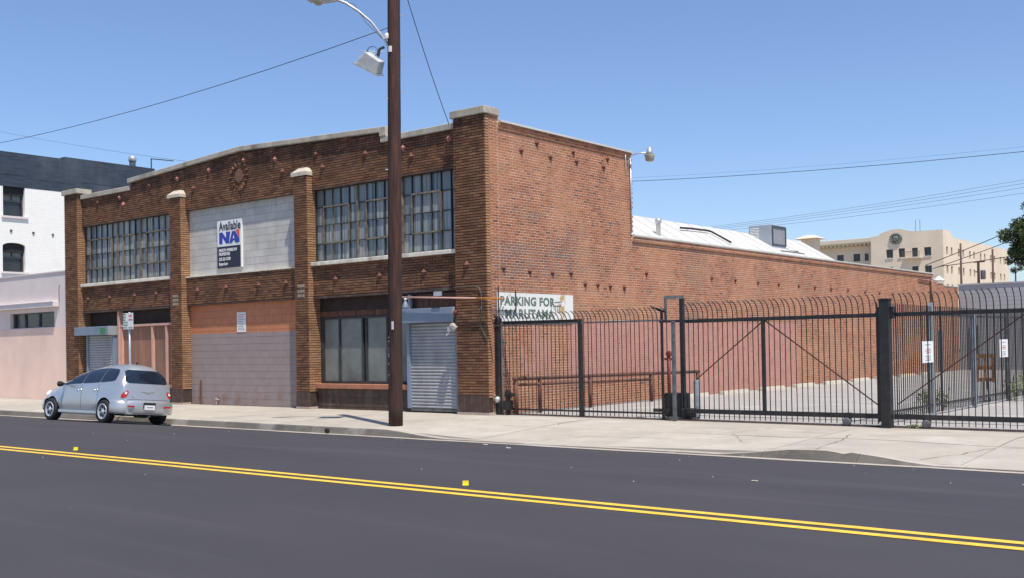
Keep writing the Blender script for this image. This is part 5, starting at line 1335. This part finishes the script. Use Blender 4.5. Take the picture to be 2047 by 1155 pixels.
        # mirror
        g = MB(); g.lathe([(0, -.10), (.05, -.08), (.075, -.02), (.07, .05), (0, .09)], (.68, s_*.93, 1.02), 'y', 12); g.bar((.68, s_*.70, 1.02), (.68, s_*.88, 1.03), .04); g.obj('mirror', 'rubber', root, smooth=True)
        # tail and front lamps
        hit = bvh.ray_cast(Vector((-5, s_*.60, .78)), Vector((1, 0, 0)))[0]
        outl = [(s_*y, z) for y, z in ((.535, .86), (.57, .885), (.62, .87), (.665, .82), (.695, .755), (.70, .70), (.675, .68), (.64, .69), (.59, .74), (.55, .80))]
        patch('tail_lamp', outl, 'rear', 'red_plastic', .014, 8, 10)
        outl = [(s_*y, z) for y, z in ((.575, .83), (.61, .855), (.655, .80), (.61, .775))]
        patch('reversing_lens', outl, 'rear', 'sign_white', .018, 4, 4)
        g = MB(); g.box(-2.235, -2.20, s_*.42, s_*.60, .455, .50); g.obj('reflector', 'red_plastic', root)
        g = MB(); g.lathe([(0, -.02), (.10, 0), (.12, -.04), (0, -.12)], (2.05, s_*.52, .72), 'x', 14); g.obj('headlight', 'sign_white', root, smooth=True)
    patch('rear_window', [(-.52, 1.08), (-.58, 1.10), (-.59, 1.15), (-.555, 1.27), (-.50, 1.39), (-.43, 1.43), (.43, 1.43), (.50, 1.39), (.555, 1.27), (.59, 1.15), (.58, 1.10), (.52, 1.08)], 'rear', 'car_glass', .007)
    patch('windscreen', [(-.58, 1.10), (.58, 1.10), (.46, 1.40), (-.46, 1.40)], 'front', 'car_glass', .006)
    patch('hatch_seam', [(-.60, .655), (.60, .655), (.60, .663), (-.60, .663)], 'rear', 'rubber', .003, 12, 1)
    # bumpers
    for sgn, xe, hw in ((-1, 2.20, .80), (1, 2.17, .74)):
        path = [(sgn*1.68, hw+.045), (sgn*1.85, hw+.03), (sgn*2.0, hw-.04), (sgn*(xe-.09), hw-.16), (sgn*(xe-.02), hw-.38), (sgn*xe, 0)]
        path = path+[(x, -y) for x, y in reversed(path[:-1])]
        prof = [(-.09, .285), (.0, .27), (.02, .33), (.03, .42), (.025, .52), (.0, .60), (-.05, .63), (-.12, .635)]
        V, F = [], []; n = len(prof)
        for i, (x, y) in enumerate(path):
            a = Vector(path[max(i-1, 0)]+(0,)); b_ = Vector(path[min(i+1, len(path)-1)]+(0,)); d = (b_-a).normalized(); nrm = Vector((d.y, -d.x, 0))
            if nrm.dot(Vector((x, y, 0))) < 0: nrm = -nrm
            for (o_, z) in prof: V.append((x+nrm.x*o_, y+nrm.y*o_, z))
        for i in range(len(path)-1):
            for k in range(n-1): a = i*n+k; F.append((a, a+1, a+n+1, a+n))
        m2 = bpy.data.meshes.new('bumper'); m2.from_pydata(V, [], F); m2.materials.append(mt('car_paint'))
        bm = bmesh.new(); bm.from_mesh(m2); bmesh.ops.recalc_face_normals(bm, faces=bm.faces); bm.to_mesh(m2); bm.free()
        m2.polygons.foreach_set('use_smooth', [True]*len(m2.polygons)); o = link('bumper', m2, root); sb = o.modifiers.new('sub', 'SUBSURF'); sb.levels = 1; sb.render_levels = 2
    g = MB(); g.box(-2.245, -2.225, -.17, .17, .44, .585); g.obj('plate_recess', 'rubber', root)
    g = MB(); g.box(-2.252, -2.246, -.15, .15, .40, .52); g.obj('number_plate', 'sign_white', root)
    g = MB(); g.box(-2.254, -2.2525, -.09, .09, .45, .475); g.obj('plate_print', 'print_grey', root)
    # winged badge on the hatch
    hit = bvh.ray_cast(Vector((-5, 0, .86)), Vector((1, 0, 0)))[0]; x = hit.x-.008
    g = MB(); g.prism([(-.20, .875), (0, .855), (.20, .875), (.06, .845), (.03, .80), (-.03, .80), (-.06, .845)], x-.006, x+.004, 'x'); g.obj('badge', 'chrome', root)
    hit = bvh.ray_cast(Vector((-5, .42, .72)), Vector((1, 0, 0)))[0]; g = MB(); g.box(hit.x-.006, hit.x+.002, .37, .47, .71, .735); g.obj('badge', 'chrome', root)
    g = MB(); g.tube([(-1.9, -.05, .23), (-2.16, -.05, .22)], .035, 10); g.tube([(-1.6, .1, .25), (-1.9, -.05, .24)], .07, 8); g.obj('exhaust', 'old_steel', root, smooth=True)
    g = MB(); g.tube([(-1.35, 0, 1.59), (-1.37, 0, 1.63), (-1.39, 0, 1.66)], .018, 6); g.obj('aerial', 'rubber', root)
    # underbody and wheel wells
    g = MB(); g.box(-2.0, 1.95, -.55, .55, .22, .45); g.box(-.9, .9, -.70, .70, .22, .40); g.obj('underbody', 'rubber', root)
    for w_ in WX:
        for s_ in (-1, 1):
            g = MB(); R_ = .37; arc = [(w_+R_*math.cos(q), .31+R_*math.sin(q)) for q in np.linspace(-.2, math.pi+.2, 16)]
            for a, b_ in zip(arc, arc[1:]): g.poly([(a[0], s_*.5, a[1]), (b_[0], s_*.5, b_[1]), (b_[0], s_*.79, b_[1]), (a[0], s_*.79, a[1])])
            g.poly([(p[0], s_*.52, p[1]) for p in arc]); g.obj('wheel_well', 'rubber', root)
            prof = [(.17, .09), (.20, .10), (.255, .105), (.295, .095), (.312, .06), (.315, 0), (.312, -.06), (.295, -.095), (.2, -.1), (0, -.1)]
            g = MB(); g.lathe([(r_, s_*h) for r_, h in prof], (w_, s_*.74, .315), 'y', 32); wh = g.obj('wheel', 'rubber', root, smooth=True)
            g = MB(); g.lathe([(r_, s_*h) for r_, h in [(.21, .095), (.205, .112), (.18, .108), (.17, .075), (.06, .085), (.05, .105), (.0, .11)]], (w_, s_*.74, .315), 'y', 32); rm = g.obj('rim', 'rim_silver', wh, smooth=True)
            for k in range(6):
                a = 2*math.pi*k/6+.3; g = MB(); cx, cz = w_+.115*math.cos(a), .315+.115*math.sin(a)
                g.lathe([(0, s_*.0), (.036, s_*.0), (.036, s_*.012)], (cx, s_*(.74+.083), cz), 'y', 10); g.f.append(tuple(range(20, 30))); g.mi.append(0); g.obj('rim_slot', 'rubber', wh)
    def squash(o):
        for c in o.children:
            if c.data:
                for v in c.data.vertices:
                    if abs(v.co.x) > 1.62: v.co.x = math.copysign(1.62+(abs(v.co.x)-1.62)*.76, v.co.x)
            squash(c)
    bpy.context.view_layer.update(); squash(root)
    return root
car = build_car()
roll = math.atan2(.15, 1.5)
# car faces -X: local +x -> world -X ; its left side (local +y) -> world -Y (street side, which stands higher)
car.location = (-8.28, -5.20, -.072+.0)
car.rotation_euler = (0, 0, 0)
R3 = Matrix.Rotation(math.pi, 4, 'Z'); RR = Matrix.Rotation(-roll*.9, 4, 'X')
car.matrix_world = Matrix.Translation((-8.17, -5.15, -.083)) @ RR @ R3 @ Matrix.Diagonal((.935, .935, .90, 1))
